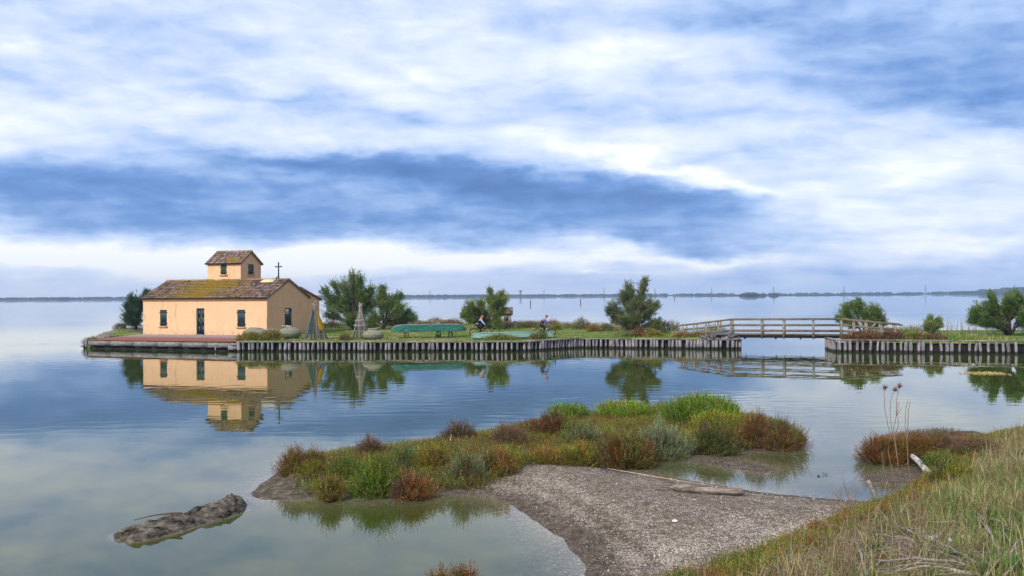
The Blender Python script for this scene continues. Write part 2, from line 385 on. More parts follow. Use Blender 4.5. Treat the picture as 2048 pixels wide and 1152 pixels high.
# ------------------------------------------------------------ land shapes (shorelines in world metres)
def pl(L, z=0.0): return [tuple(W(x, y, z)[:2]) for x, y in L]
PA = pl([(516,985),(535,968),(568,945),(600,928),(690,912),(800,900),(880,890),(960,876),(1040,858),(1120,842),(1250,832),(1400,832),(1520,842),(1580,860),(1606,878),(1598,892),(1560,897),(1500,902),(1440,906),(1385,905),(1372,908),(1330,914),(1280,920),(1200,926),(1190,934),(1260,945),(1330,957),(1420,972),(1500,985),(1600,996),(1680,1003),(1750,1006),(1800,1060),(1600,1200),(1300,1260),(1205,1250),(1198,1180),(1188,1130),(1150,1085),(1090,1040),(1040,1010),(1000,994),(950,984),(900,984),(850,987),(760,992),(680,993),(650,990),(600,995),(560,998),(530,996)])
PB = pl([(1377,913),(1400,910),(1450,918),(1500,928),(1538,938),(1526,943),(1480,938),(1420,926),(1380,918)])
PM = pl([(228,1080),(227,1070),(250,1062),(300,1050),(350,1038),(392,1024),(430,1010),(458,1001),(484,1002),(494,1010),(490,1022),(450,1038),(400,1050),(360,1064),(300,1080),(260,1086)])
PD = pl([(1745,962),(1738,956),(1800,947),(1850,933),(1870,930),(1900,945),(1870,965),(1842,967)])
PP = pl([(1880,950),(1830,932),(1780,926),(1738,918),(1728,905),(1745,885),(1800,874),(1900,868),(1960,866),(2010,880),(1950,960)])
PC = pl([(1000,1290),(1205,1222),(1300,1196),(1400,1168),(1500,1132),(1600,1090),(1660,1062),(1735,1028),(1780,1014),(1815,996),(1845,976),(1868,945),(1900,915),(1950,892),(2048,866),(2200,845),(2500,820)]) + [(60, 30), (60, -25), (-30, -25), (-30, 4), tuple(W(300, 1330)[:2]), tuple(W(700, 1262)[:2])]

def hA(P): d = sdist(P, PA); return d, np.where(d > 0, 0.30*(1-np.exp(-d/1.5)) , d*0.12)
def height(P, noisy=True):
    sd = {}; z = np.full(len(P), -9.0)
    d = sdist(P, PA); d = d+(fbm(P[:,0]*1.6, P[:,1]*1.6, 44)-.5)*.16*(np.abs(d) < 2); z = np.maximum(z, np.where(d > 0, 0.02+0.26*(1-np.exp(-d/1.6)), 0.02+d*0.14)); sd['A'] = d
    d = sdist(P, PB); z = np.maximum(z, np.where(d > 0, 0.015+0.1*d, 0.015+d*0.13)); sd['B'] = d
    d = sdist(P, PM); m = 0.5+0.5*vn(P[:,0]*2.1, P[:,1]*2.1, 5); z = np.maximum(z, np.where(d > 0, 0.21*m*(1-np.exp(-d/0.10)), d*1.2)); sd['M'] = d
    d = sdist(P, PD); z = np.maximum(z, np.where(d > 0, 0.012+0.06*d, 0.012+d*0.12)); sd['D'] = d
    d = sdist(P, PP); z = np.maximum(z, np.where(d > 0, 0.25*(1-np.exp(-d/0.5)), d*0.5)); sd['P'] = d
    d = sdist(P, PC); zc = np.where(d > 0, 0.10+2.15*(1-np.exp(-(d*0.30)**1.15/2.15)), d*0.35+0.05); z = np.maximum(z, zc); sd['C'] = d
    # rocky lip at the left tip of the islet
    tip = W(580, 975)[:2]; r = np.hypot((P[:,0]-tip[0])/0.75, (P[:,1]-tip[1])/0.45); z = np.where(sd['A'] > 0, z+0.16*np.exp(-r**2)*np.clip(sd['A']/0.1, 0, 1), z)
    if noisy:
        z = z + np.where(z > 0, (fbm(P[:,0]*1.3, P[:,1]*1.3, 3)-0.5)*0.05*np.clip(z/0.06, 0, 1), 0)
        rough = np.clip(sd['M']/0.05, 0, 1) + np.exp(-r**2)*np.clip(sd['A']/0.06, 0, 1)
        z = z + rough*((fbm(P[:,0]*5, P[:,1]*7, 9)-0.5)*0.20 + (fbm(P[:,0]*13, P[:,1]*17, 11, 3)-0.5)*0.12)
    return z, sd
def ground(x, y): return float(height(np.array([[x, y]]), False)[0][0])

xs = np.concatenate([np.arange(-9, 9.001, 0.06), np.arange(9.2, 20, 0.2), np.arange(20.5, 60, 2.0)]); xs = np.concatenate([np.arange(-40, -9.1, 1.5), xs])
ys = np.concatenate([np.arange(-24, 4, 1.0), np.arange(4, 9.5, .15), np.arange(9.5, 29, 0.06), np.arange(29, 40, .8)])
GX, GY = np.meshgrid(xs, ys); P = np.stack([GX.ravel(), GY.ravel()], 1)
Z, SD = height(P)
beach = np.clip((SD['A'])/0.05, 0, 1)
ZG = height(P, False)[0].reshape(len(ys), len(xs))
def ground(x, y):                # bilinear look-up in the height field
    i = min(max(int(np.searchsorted(xs, x))-1, 0), len(xs)-2); j = min(max(int(np.searchsorted(ys, y))-1, 0), len(ys)-2)
    u = (x-xs[i])/(xs[i+1]-xs[i]); v = (y-ys[j])/(ys[j+1]-ys[j]); return float((ZG[j,i]*(1-u)+ZG[j,i+1]*u)*(1-v)+(ZG[j+1,i]*(1-u)+ZG[j+1,i+1]*u)*v)
qx, qy = proj(np.stack([P[:,0], P[:,1], np.maximum(Z, 0)], 1))
# which part of the islet is bare gravel beach: the south-eastern lobe
veg_line = np.interp(qx, [0, 500, 640, 850, 940, 1010, 1060, 1130, 1200, 3000], [0, 0, 0, 1000, 975, 950, 930, 928, 910, 905])
bare = 1/(1+np.exp(-(qy-veg_line)/4.0))*(qx > 840)
soilv = np.clip(SD['C']/0.35+0.2, 0, 1)
nx, ny = len(xs), len(ys); keep = Z.reshape(ny, nx) > -0.45
idx = np.arange(nx*ny).reshape(ny, nx)
ok = keep[:-1,:-1] | keep[1:,:-1] | keep[:-1,1:] | keep[1:,1:]
Fq = np.stack([idx[:-1,:-1], idx[:-1,1:], idx[1:,1:], idx[1:,:-1]], -1)[ok]
shell = np.zeros(len(P))
for (px, py, r, a) in [(1620,1070,70,.9),(1560,1090,60,.9),(1470,1040,60,.45),(1100,965,60,.3),(1180,1010,50,.3),(1290,1110,70,.45),(1400,1090,90,.35),(1000,975,50,.35),(1700,1030,60,.5)]:
    shell += a*np.exp(-((qx-px)**2/r**2+(qy-py)**2/(r*.35)**2))
wob = (fbm(P[:,0]*.8, P[:,1]*.8, 61)-.5)*.5; da = SD['A']+wob
shell += .28*np.exp(-((da-.55)/.16)**2)+.22*np.exp(-((da-1.25)/.22)**2)-.3*np.exp(-((da-.85)/.14)**2)
colv = np.stack([bare, np.clip(shell, 0, 1), soilv], 1)
mb = MB(); mb.v.append(np.stack([P[:,0], P[:,1], Z], 1)); mb.f.append(Fq.astype(np.int64)); mb.c.append(colv); mb.n = len(P)
def f(nt, b):
    p = pos(nt); x, y, z = sep(nt, p); a = nt.nodes.new('ShaderNodeAttribute'); a.attribute_name = 'Col'; s = nt.nodes.new('ShaderNodeSeparateColor'); nt.links.new(a.outputs['Color'], s.inputs[0])
    bare, sh, soil = (E(o) for o in s.outputs[:3])
    vo = nt.nodes.new('ShaderNodeTexVoronoi'); vo.inputs['Scale'].default_value = 58; nt.links.new(p, vo.inputs[0])
    vs = nt.nodes.new('ShaderNodeSeparateColor'); nt.links.new(vo.outputs['Color'], vs.inputs[0]); vr = E(vs.outputs[0]); vg = E(vs.outputs[1])
    n = noise(p, 0.9, 6, .6); n2 = noise(p, 5.5, 6, .65); nf = noise(p, 30, 3, .6)
    silt = ramp(n2, [(.3, (.09,.066,.046)), (.5, (.17,.128,.092)), (.7, (.26,.20,.15))])
    g = mixc(1.0, silt, ramp(vr, [(.0, (.50,)*3), (.5, (.95,)*3), (.85, (1.3,)*3), (1.0, (1.8,)*3)]), 'MULTIPLY')
    amount = clamp01(sh + (n-0.5)*0.9 + (n2-0.5)*0.8 + 0.0)
    white = sstep(vg + amount*0.50 - 0.88, 0.0, 0.12)
    g = mixc(white, g, ramp(vr, [(0, (.42,.31,.24)), (.5, (.58,.47,.38)), (1, (.74,.67,.59))]))
    debris = sstep(noise(stretch(nt, p, (1, 2.2, 1)), 2.1, 7, .75), .60, .68)
    g = mixc(debris*0.75, g, (.10,.055,.035))
    wet = 1.0 - sstep(z + (n2-0.5)*0.04, 0.03, 0.14)
    g = mixc(wet*0.75, g, mixc(1.0, g, (.42,.40,.38), 'MULTIPLY'))
    earth = ramp(n2, [(.3, (.045,.035,.022)), (.5, (.10,.08,.055)), (.7, (.22,.19,.14))])
    c = mixc(sstep(bare + (n2-0.5)*0.5, .35, .65), earth, g)
    straw = ramp(nf, [(.3, (.03,.026,.012)), (.55, (.10,.08,.04)), (.75, (.22,.18,.10))])
    c = mixc(sstep(soil + (n2-0.5)*0.3, .35, .6), c, straw)
    setb(nt, b, c, 0.92, 0.2, n2*0.5 + vr*0.35 + nf*0.3, 0.03, 0.8)
M_SHORE = mat('shore_ground', f)
shore = obj('ground', mb, M_SHORE, None, True); tag(shore, kind='structure')
# mud bank gets its own look through its own object: cut from the same height field
keepM = (SD['M'] > -0.45)
FM = Fq[keepM[Fq].all(axis=1)]
used, inv = np.unique(FM, return_inverse=True)
FR = Fq[~keepM[Fq].all(axis=1)]
mbr = MB(); mbr.v.append(np.stack([P[:,0], P[:,1], Z], 1)); mbr.f.append(FR.astype(np.int64)); mbr.c.append(colv); mbr.n = len(P)
bpy.data.objects.remove(shore); shore = obj('ground', mbr, M_SHORE, None, True); tag(shore, kind='structure')
mbm = MB(); mbm.v.append(np.stack([P[used,0], P[used,1], Z[used]], 1)); mbm.f.append(inv.reshape(FM.shape)); mbm.c.append(colv[used]); mbm.n = len(used)
mudb = obj('mud_bank', mbm, M_MUD, None, True); tag(mudb, kind='structure')

# ------------------------------------------------------------ water
wx = np.concatenate([[-9000,-3000,-1000,-300,-120,-60,-30,-16], np.arange(-10, 10.01, .10), [12,14,18,24,34,60,120,300,1000,3000,9000]])
wy = np.concatenate([[-300,-60,-20,0,5], np.arange(9, 29.01, .10), [30,32,36,42,50,60,75,95,130,200,400,1000,2500,6000,12000]])
WX, WYg = np.meshgrid(wx, wy); PW = np.stack([WX.ravel(), WYg.ravel()], 1)
zw, _ = height(PW, False); shal = np.exp(np.minimum(zw, 0)/0.10); shal[zw < -1.5] = 0
idx = np.arange(len(PW)).reshape(len(wy), len(wx))
FW = np.stack([idx[:-1,:-1], idx[:-1,1:], idx[1:,1:], idx[1:,:-1]], -1).reshape(-1, 4)
mb = MB(); mb.v.append(np.column_stack([PW, np.zeros(len(PW))])); mb.f.append(FW); mb.c.append(np.stack([shal]*3, 1)); mb.n = len(PW)
def f(nt, b):
    p = pos(nt); x, y, z = sep(nt, p); a = nt.nodes.new('ShaderNodeAttribute'); a.attribute_name = 'Col'; s = nt.nodes.new('ShaderNodeSeparateColor'); nt.links.new(a.outputs['Color'], s.inputs[0]); sh = E(s.outputs[0])
    n2 = noise(p, 7, 5, .7); vo = nt.nodes.new('ShaderNodeTexVoronoi'); vo.inputs['Scale'].default_value = 38; nt.links.new(p, vo.inputs[0])
    vs = nt.nodes.new('ShaderNodeSeparateColor'); nt.links.new(vo.outputs['Color'], vs.inputs[0]); vr = E(vs.outputs[0])
    bed = mixc(1.0, ramp(n2, [(.3, (.10,.085,.05)), (.7, (.24,.20,.14))]), ramp(vr, [(0, (.6,)*3), (.8, (1.2,)*3), (1, (2.2,)*3)]), 'MULTIPLY')
    big = noise(p, 0.15, 4, .5)
    body = ramp(big, [(.3, (.038,.054,.008)), (.7, (.048,.062,.010))])
    c = mixc(clamp01((sh-0.10)*1.15), body, bed)
    b.inputs['IOR'].default_value = 1.45
    r1 = noise(stretch(nt, p, (0.45, 1.0, 1)), 1.7, 1, .4); r2 = noise(stretch(nt, p, (0.5, 1.0, 1)), 5.0, 0, .5)
    patch = sstep(noise(stretch(nt, p, (0.02, 0.05, 1)), 1.0, 3, .5), .42, .62)
    calm = sstep(y, 17.0, 34.0)
    hgt = (r1*1.0 + r2*0.06)*(0.14 + patch*0.9)*(0.15+calm*0.85)
    setb(nt, b, c, 0.006, 0.5, hgt, 0.0085, 1.0)
M_WATER = mat('lagoon_water', f)
water = obj('water', mb, M_WATER); tag(water, kind='structure')

# ------------------------------------------------------------ island, far bank right of the channel
A0 = W(475, 703); A1 = W(1045, 703); A2 = W(1160, 696); A3 = W(1481, 698.7)
B0 = W(1671, 703.8); B1 = W(2048, 708); dB = (B1-B0)/np.linalg.norm(B1-B0); B2 = B1 + dB*14
uH = np.array([0.952, -0.304, 0]); vH = np.array([0.304, 0.952, 0]); CH = np.array([-20.4, 72.8, 0.8])
def H(s, w, z): q = CH - s*uH + w*vH; return np.array([q[0], q[1], z])
PL0 = W(178, 696.5); PL1 = np.array([A0[0]-0.3, A0[1]+0.25, 0])
IS = [tuple(q[:2]) for q in (PL0, PL1, A0, A1, A2, A3)] + [(A3[0]+0.1, A3[1]+2.6), (15.5, 71), (13.8, 78), (8.5, 87), (3, 92.5), (-4, 95), (-16, 98), (-30, 97), (-38, 93), (-40.4, 88), (-39.4, 82), (-37.4, 76.5), (-35.9, 72.6)]
RS = [tuple(q[:2]) for q in (B0, B1, B2)] + [(60, 50), (75, 60), (60, 74), (45, 76), (35, 76), (29, 74), (27.3, 70.5), (B0[0]+1.9, B0[1]+3.6), (B0[0]+.75, B0[1]+.5)]
LX = np.arange(-46, 78, .35); LY = np.arange(48, 101, .35); gx, gy = np.meshgrid(LX, LY); P2 = np.stack([gx.ravel(), gy.ravel()], 1)
di = sdist(P2, IS); dr = sdist(P2, RS)
d2 = np.maximum(di, dr)
front = (di > -5) & (P2[:,1] < np.interp(P2[:,0], [-45, PL0[0], A0[0], A1[0], A2[0], A3[0], B0[0], B1[0], 60], [80, PL0[1], A0[1], A1[1], A2[1], A3[1], B0[1], B1[1], 52])+1.8)
def island_z(P2, d2):
    fr = np.interp(P2[:,0], [-45, PL0[0], A0[0], A1[0], A2[0], A3[0], B0[0], B1[0], 60], [80, PL0[1], A0[1], A1[1], A2[1], A3[1], B0[1], B1[1], 52])
    df = P2[:,1]-fr
    back = 0.8*np.clip(d2/1.6, -2, 1)
    z = np.where(df < d2*1.25+0.4, np.where(df > 0.45, 0.74, -1.0), back)
    z = np.where(d2 > 1.0, np.maximum(z, 0.72), z)
    berm = 0.22*np.exp(-((d2-2.6)/1.3)**2)*(df > 8)*(P2[:,0] < 16)
    bri = 0.22*np.exp(-(((P2[:,0]-A3[0]+1.0)/1.6)**2+((P2[:,1]-A3[1]-1.3)/1.4)**2))
    z = z + berm + bri + np.where(z > .6, (fbm(P2[:,0]*.8, P2[:,1]*.8, 21)-.5)*.10, 0)
    return z
z2 = island_z(P2, d2)
house_mask = np.zeros(len(P2))
# under the platform the ground stays below the paving
sdpl = sdist(P2, [tuple(PL0[:2]), tuple(PL1[:2]), tuple(H(-0.3,0,0)[:2]), tuple(H(12.8,0,0)[:2])])
z2 = np.where(sdpl > -0.3, np.minimum(z2, 0.35), z2)
ii = np.arange(len(P2)).reshape(len(LY), len(LX)); okk = (z2 > -0.95).reshape(len(LY), len(LX))
okk = okk[:-1,:-1] | okk[1:,:-1] | okk[:-1,1:] | okk[1:,1:]
okn = (d2 > -1.2).reshape(len(LY), len(LX)); okk &= okn[:-1,:-1]
F2 = np.stack([ii[:-1,:-1], ii[:-1,1:], ii[1:,1:], ii[1:,:-1]], -1)[okk]
stony = np.clip(np.exp(-((d2-1.0)/1.3)**2)*(z2 < 2), 0, 1) * (P2[:,1] > 72)
gravel = np.clip(1-np.hypot((P2[:,0]-A3[0]+.8)/1.6, (P2[:,1]-A3[1]-1.2)/1.6), 0, 1)*2
lf = np.clip((-33-P2[:,0])/3, 0, 1)*np.clip((P2[:,1]-80)/3, 0, 1)
mb = MB(); mb.v.append(np.column_stack([P2, z2])); mb.f.append(F2); mb.c.append(np.stack([np.clip(np.maximum(np.maximum(stony, gravel), lf*.8), 0, 1), np.zeros(len(P2)), np.zeros(len(P2))], 1)); mb.n = len(P2)
def f(nt, b):
    p = pos(nt); x, y, z = sep(nt, p); a = nt.nodes.new('ShaderNodeAttribute'); a.attribute_name = 'Col'; s = nt.nodes.new('ShaderNodeSeparateColor'); nt.links.new(a.outputs['Color'], s.inputs[0]); st = E(s.outputs[0])
    n = noise(stretch(nt, p, (0.25, 0.7, 1)), 1.0, 6, .6); nf = noise(p, 6, 5, .7)
    g = ramp(n + (nf-0.5)*0.35, [(.28, (.035,.075,.012)), (.42, (.075,.15,.015)), (.53, (.13,.19,.03)), (.62, (.30,.25,.10)), (.75, (.42,.34,.18))])
    rk = ramp(nf, [(.3, (.09,.08,.075)), (.55, (.25,.23,.225)), (.75, (.40,.37,.36))])
    setb(nt, b, mixc(sstep(st + (nf-0.5)*0.5, .35, .6), g, rk), .95, .1, nf, .08)
M_TURF = mat('island_turf', f)
isl = obj('island_ground', mb, M_TURF, None, True); tag(isl, kind='structure')
def isz(x, y):
    p = np.array([[x, y]]); return float(island_z(p, np.maximum(sdist(p, IS), sdist(p, RS)))[0])

# ------------------------------------------------------------ timber retaining walls of round piles
pile_meshes = []
for k in range(8):
    m = MB(); n = 9; hh = 0.66; V = []
    r0 = 0.095 + 0.004*k; tilt = rng.normal(0, .012, 2)
    m.tube([(tilt[0]*z+rng.normal(0,.006), tilt[1]*z, z) for z in (-0.5, 0, .15, .3, .45, .58, hh)], [r0*(1.08-.02*i+rng.normal(0,.02)) for i in range(7)], 9, col=(1,1,1))
    c = m.c[0]; c *= rng.uniform(.75, 1.15); pile_meshes.append(m.mesh('pile', smooth=True)); pile_meshes[-1].materials.append(M_PILE)
def pile_wall(pts, spac, label, ztop, maxparts=100):
    root = thing('timber_pile_wall', label, 'retaining wall', tuple(pts[0][:2])+(0,))
    org = Vector(root.location); caps = MB(); back = MB(); cnt = 0; spare = MB()
    for k in range(len(pts)-1):
        a, b = np.array(pts[k]), np.array(pts[k+1]); L = np.linalg.norm(b-a); d = (b-a)/L; nrm = np.array([-d[1], d[0], 0])
        t = 0.12 if k == 0 else spac[k]*0.7
        while t < L-0.05:
            q = a + d*t + nrm*rng.normal(0.0, .025)
            if cnt < maxparts:
                o = bpy.data.objects.new('pile', pile_meshes[rng.integers(8)]); COL.objects.link(o); o.parent = root
                o.location = Vector(q)-org; s = rng.uniform(.68, 1.12); o.scale = (s, s, ztop/0.74); o.rotation_euler = (rng.normal(0,.02), rng.normal(0,.04), rng.uniform(0, 6.28))
            else:
                r = .1*rng.uniform(.8, 1.3); tl = rng.normal(0, .02); spare.tube([(q[0], q[1], -.5), (q[0]+tl*.3, q[1], .3), (q[0]+tl, q[1], .655*ztop/.74)], [r*1.05, r, r*.95], 9, (1,1,1))
            cnt += 1; t += spac[k]*(rng.uniform(.66, 1.36) if rng.random() > .04 else 1.7)
        # capping boards, in lengths with small breaks
        nb = max(1, int(L/3.6))
        for j in range(nb):
            p0 = a + d*(L*j/nb + (0.0 if j else -.08)) + nrm*(.04+rng.normal(0,.008)); p1 = a + d*(L*(j+1)/nb - .015) + nrm*(.04+rng.normal(0,.008))
            z = ztop - 0.04 + rng.normal(0, .006); caps.beam((p0[0], p0[1], z), (p1[0], p1[1], z+rng.normal(0,.006)), .30, .07)
        p0 = a + nrm*.22; p1 = b + nrm*.22; back.beam((*p0[:2], .08), (*p1[:2], .08), .06, 1.1)
    obj('capping_board', caps, M_TIMBER, root); obj('backing_board', back, M_DARKW, root)
    if spare.n: tag(obj('pile', spare, M_PILE, root, True), 'end piles of the wall by the bridge', kind='stuff')
    return root, cnt
A4 = np.array([A3[0]+.12, A3[1]+2.4, 0])
pile_wall([A0, A1, A2, A3, A4], [.36, .30, .30, .30], 'long row of bleached wooden piles holding the grassy island edge beside the house', .76)
Bm = np.array([B0[0]+.5, B0[1]+3.2, 0])
pile_wall([Bm, B0, B1, B2], [.34, .36, .36], 'shorter row of bleached wooden piles right of the channel below the rusty shrubs', .86)

# loose slate-like debris on the end of the left bank under the bridge
m = MB()
for i in range(46):
    x = A3[0]-rng.uniform(-.15, 2.6); y = A3[1]+rng.uniform(.1, 2.2); z = .80+.24*math.exp(-((x-A3[0]+1)/1.3)**2)+rng.uniform(-.02,.05); a = rng.uniform(0, 3.1); l = rng.uniform(.12, .34)
    if x > A3[0]-.2: z -= .1
    T = Matrix.Translation((x, y, z)) @ Matrix.Rotation(a, 4, 'Z') @ Matrix.Rotation(rng.normal(0,.25), 4, 'Y')
    m.box((-l, -l*.5, -.03), (l, l*.5, .03), (.4,.4,.4), T)
solo('rubble', m, simple('slate_rubble', [(.08,.075,.08), (.2,.19,.19)], 6, .9), 'heap of flat grey slabs on the bank end under the bridge', 'rubble', loc=(A3[0], A3[1], .8))

# ------------------------------------------------------------ brick landing platform in front of the house
t = thing('brick_quay', 'low quay paved in red brick with a grey concrete edge in front of the house', 'quay', (PL0[0], PL0[1], 0))
m = MB(); hl = H(12.9, -0.02, .80); hr = H(-0.35, -0.02, .80); f0 = np.array([PL0[0], PL0[1], .67]); f1 = np.array([PL1[0], PL1[1], .69])
vq = []; cq = []
for i in range(13):
    for j in range(9):
        a = f0+(f1-f0)*i/12; b = hl+(hr-hl)*i/12; q = a+(b-a)*j/8; vq.append(q); cq.append((j/8*1.05-.1,)*3)
m.add(vq, [(i*9+j, (i+1)*9+j, (i+1)*9+j+1, i*9+j+1) for i in range(12) for j in range(8)], np.array(cq))
obj('paving', m, M_BRICK, t)
m = MB(); d = (f1-f0)/np.linalg.norm(f1-f0)
for j in range(6):
    a = f0+(f1-f0)*j/6; b = f0+(f1-f0)*(j+1)/6-d*.012
    m.beam((a[0], a[1]-.06, .445), (b[0], b[1]-.06, .455), .16, .40)
obj('edge_wall', m, M_CONC, t)
m = MB(); m.beam((f0[0], f0[1]-.08, .69), (f1[0], f1[1]-.08, .705), .26, .05); obj('edge_strip', m, simple('rusty_brick_edge', [(.22,.07,.035), (.36,.13,.06)], 5, .9), t)
m = MB(); m.beam((f0[0]+.1, f0[1]+.12, 0), (f1[0], f1[1]+.12, 0), .1, .56)
for j in range(9):
    q = f0+(f1-f0)*(j+.3)/9; m.box((q[0]-.3, q[1]-.02, -.2), (q[0]+.35+rng.uniform(0,.4), q[1]+.1, .10+rng.uniform(0,.12)))
obj('gap_shade', m, M_DARKW, t)  # black filler, its colour stands for shade in the gap below the edge
for q, hh in ((f0+np.array([-.12,-.18,0]), .78), (f0+np.array([-.55,.35,0]), .66), (f1+np.array([-1.3,-.30,0]), .34)):
    m = MB(); m.tube([(q[0], q[1], -.5), (q[0], q[1], hh)], .07 if hh > .5 else .05, 8, (1,1,1)); obj('mooring_post', m, M_PILE, t)
m = MB(); q = f1+np.array([-.35, -.02, 0]); m.box((q[0]-.1, q[1]-.1, .1), (q[0]+.75, q[1]+.25, .42)); m.box((q[0]+.15, q[1]-.16, .42), (q[0]+.75, q[1]+.2, .60)); obj('corner_block', m, M_CONC, t)

# ------------------------------------------------------------ house
HB = tuple(H(0, 0, .8))
house = thing('stucco_house', 'peach stucco house with mossy barrel tile roofs, dark shutters and a square turret', 'house', HB)
WL = srgb(236, 176, 112)
LIN_LIT = (.82, .53, .30); LIN_SHADE = (.68, .40, .23)  # same plaster twice: sunlit front tone, side tone with shade painted in
def wall(m, O, U, L, z0, z1, holes, nrm, depth, col):
    """wall plane with real openings and reveals; holes (a0,a1,b0,b1) along U and in z"""
    O = Vector(O); U = Vector(U); nrm = Vector(nrm)
    A = sorted({0.0, L, *[h[0] for h in holes], *[h[1] for h in holes]}); B = sorted({z0, z1, *[h[2] for h in holes], *[h[3] for h in holes]})
    def P3(a, z, d=0.0): q = O+U*a-nrm*d; return (q.x, q.y, z)
    for i in range(len(A)-1):
        for j in range(len(B)-1):
            ca, cb = (A[i]+A[i+1])/2, (B[j]+B[j+1])/2
            if any(h[0] < ca < h[1] and h[2] < cb < h[3] for h in holes): continue
            m.add([P3(A[i],B[j]), P3(A[i+1],B[j]), P3(A[i+1],B[j+1]), P3(A[i],B[j+1])], [(0,1,2,3)], col)
    for a0, a1, b0, b1 in holes:
        q = [P3(a0,b0), P3(a1,b0), P3(a1,b1), P3(a0,b1), P3(a0,b0,depth), P3(a1,b0,depth), P3(a1,b1,depth), P3(a0,b1,depth)]
        m.add(q, [(0,4,5,1), (1,5,6,2), (2,6,7,3), (3,7,4,0)], col)
EAV = 4.0; Lh = 12.5; Wd = 6.6; RZ = 5.50
def ax(px, w=0.0):               # distance s along the front wall for a pixel column
    k = (px-1024)/F; C = CH + w*vH; # C.x - s ux = k (C.y - s uy)
    return (C[0]-k*C[1])/(uH[0]-k*uH[1])
def aw(px, s=0.0):
    k = (px-1024)/F; C = CH - s*uH
    return (k*C[1]-C[0])/(vH[0]-k*vH[1])
# front openings, measured from the left corner
def fo(p0, p1, z0, z1): return (Lh-ax(p0), Lh-ax(p1), z0, z1)
fw = [fo(320,333.5,1.53,2.93), fo(392.5,408.5,.86,3.06), fo(474.5,490,1.50,2.93)]
gw = [(aw(569.5), aw(583), 1.52, 3.02)]
m = MB(); O = H(Lh,0,0); wall(m, O, uH, Lh, .5, EAV, fw, -vH, .16, LIN_LIT)
wall(m, H(0,0,0), vH, Wd, .5, EAV, gw, uH, .16, LIN_SHADE)
q = [H(0,0,EAV), H(0,Wd,EAV), H(0,Wd/2,RZ)]; m.add(q, [(0,1,2)], LIN_SHADE)
q = [H(Lh,0,EAV), H(Lh,Wd,EAV), H(Lh,Wd/2,RZ)]; m.add(q, [(0,2,1)], LIN_SHADE)
m.add([H(Lh,0,.5), H(Lh,Wd+2,.5), H(Lh,Wd+2,EAV-.3), H(Lh,Wd,EAV), H(Lh,0,EAV)], [(4,3,2,1,0)], LIN_SHADE)
m.add([H(0,Wd,.5), H(0,Wd+1.9,.5), H(0,Wd+1.9,3.82), H(0,Wd,4.40), H(0,5.35,4.66), H(0,5.35,EAV+.4), H(0,Wd,EAV)], [(0,1,2,3,4,5,6)], LIN_SHADE)
m.add([H(0,Wd+1.9,.5), H(Lh,Wd+1.9,.5), H(Lh,Wd+1.9,3.82), H(0,Wd+1.9,3.82)], [(0,1,2,3)], LIN_SHADE)
body = obj('wall', m, M_WALL, house)
def onwall(s, w, z, out, side):  # out metres proud of the front ('f') or gable ('g') wall
    q = CH - s*uH + w*vH
    q = q - out*vH if side == 'f' else q + out*uH
    return Vector((q[0], q[1], z))
def wbox(m, a0, a1, b0, b1, d0, d1, side, s0=0.0, w0=0.0, col=(.5,.5,.5)):
    """box on a wall: a along the wall from its left end, b heights, d outward"""
    v = []
    for d in (d0, d1):
        for a, b in ((a0,b0),(a1,b0),(a1,b1),(a0,b1)):
            v.append(tuple(onwall(s0-a, w0, b, d, 'f') if side == 'f' else onwall(s0, w0+a, b, d, 'g')))
    m.add(v, [(3,2,1,0),(4,5,6,7),(0,1,5,4),(1,2,6,5),(2,3,7,6),(3,0,4,7)], col)
m = MB(); wbox(m, -.03, Lh+.03, EAV-.32, EAV-.02, .003, .05, 'f', Lh); wbox(m, -.03, Lh+.03, EAV-.12, EAV-.02, .05, .10, 'f', Lh)
m.c = [np.broadcast_to(np.array(LIN_LIT), c.shape).copy() for c in m.c]; obj('cornice', m, M_WALL, house)
def shutter(side, h, s0, w0, mt, door=False, base=house):
    a0, a1, b0, b1 = h; m = MB()
    if door:
        wbox(m, a0, a1, b0, b1, -.13, -.10, side, s0, w0)
        for i in range(2):
            for j in range(3):
                ww = (a1-a0)/2; wbox(m, a0+ww*i+.06, a0+ww*(i+1)-.06, b0+.1+j*.68, b0+.68+j*.68, -.10, -.085, side, s0, w0)
        o = obj('door', m, mt, base); m = MB(); wbox(m, (a0+a1)/2-.03, (a0+a1)/2+.0, b0+.95, b0+1.08, -.085, -.04, side, s0, w0); obj('handle', m, M_STEEL, o)
        m = MB(); wbox(m, a0, a0+.13, b0, b1, -.085, -.02, side, s0, w0); obj('frame', m, M_SHUT2, o); m = MB(); wbox(m, a0-.05, a1+.05, b0-.06, b0, -.10, .10, side, s0, w0); obj('step', m, M_CONC, o)
    else:
        mid = (a0+a1)/2; n = 4
        for lo, hi in ((a0+.01, mid-.008), (mid+.008, a1-.01)):
            for i in range(n):
                x0 = lo+(hi-lo)*i/n; wbox(m, x0+.004, x0+(hi-lo)/n-.004, b0+.01, b1-.01, -.07, -.035, side, s0, w0)
        for z in (b0+.22, b1-.22): wbox(m, a0+.02, a1-.02, z-.03, z+.03, -.035, -.022, side, s0, w0)
        o = obj('window', m, mt, base)
        m = MB(); wbox(m, a0-.09, a1+.09, b0-.13, b0-.002, -.02, .09, side, s0, w0); obj('sill', m, M_SILL, o)
        for z in (b0+.22, b1-.22):
            for a in (a0-.05, a1+.01): m = MB(); wbox(m, a, a+.04, z-.05, z+.03, .0, .03, side, s0, w0); obj('hinge', m, M_IRON, o)
    return o
shutter('f', fw[0], Lh, 0, M_SHUT); shutter('f', fw[1], Lh, 0, M_SHUT, True); shutter('f', fw[2], Lh, 0, M_SHUT)
gwin = shutter('g', gw[0], 0, 0, M_SHUT)
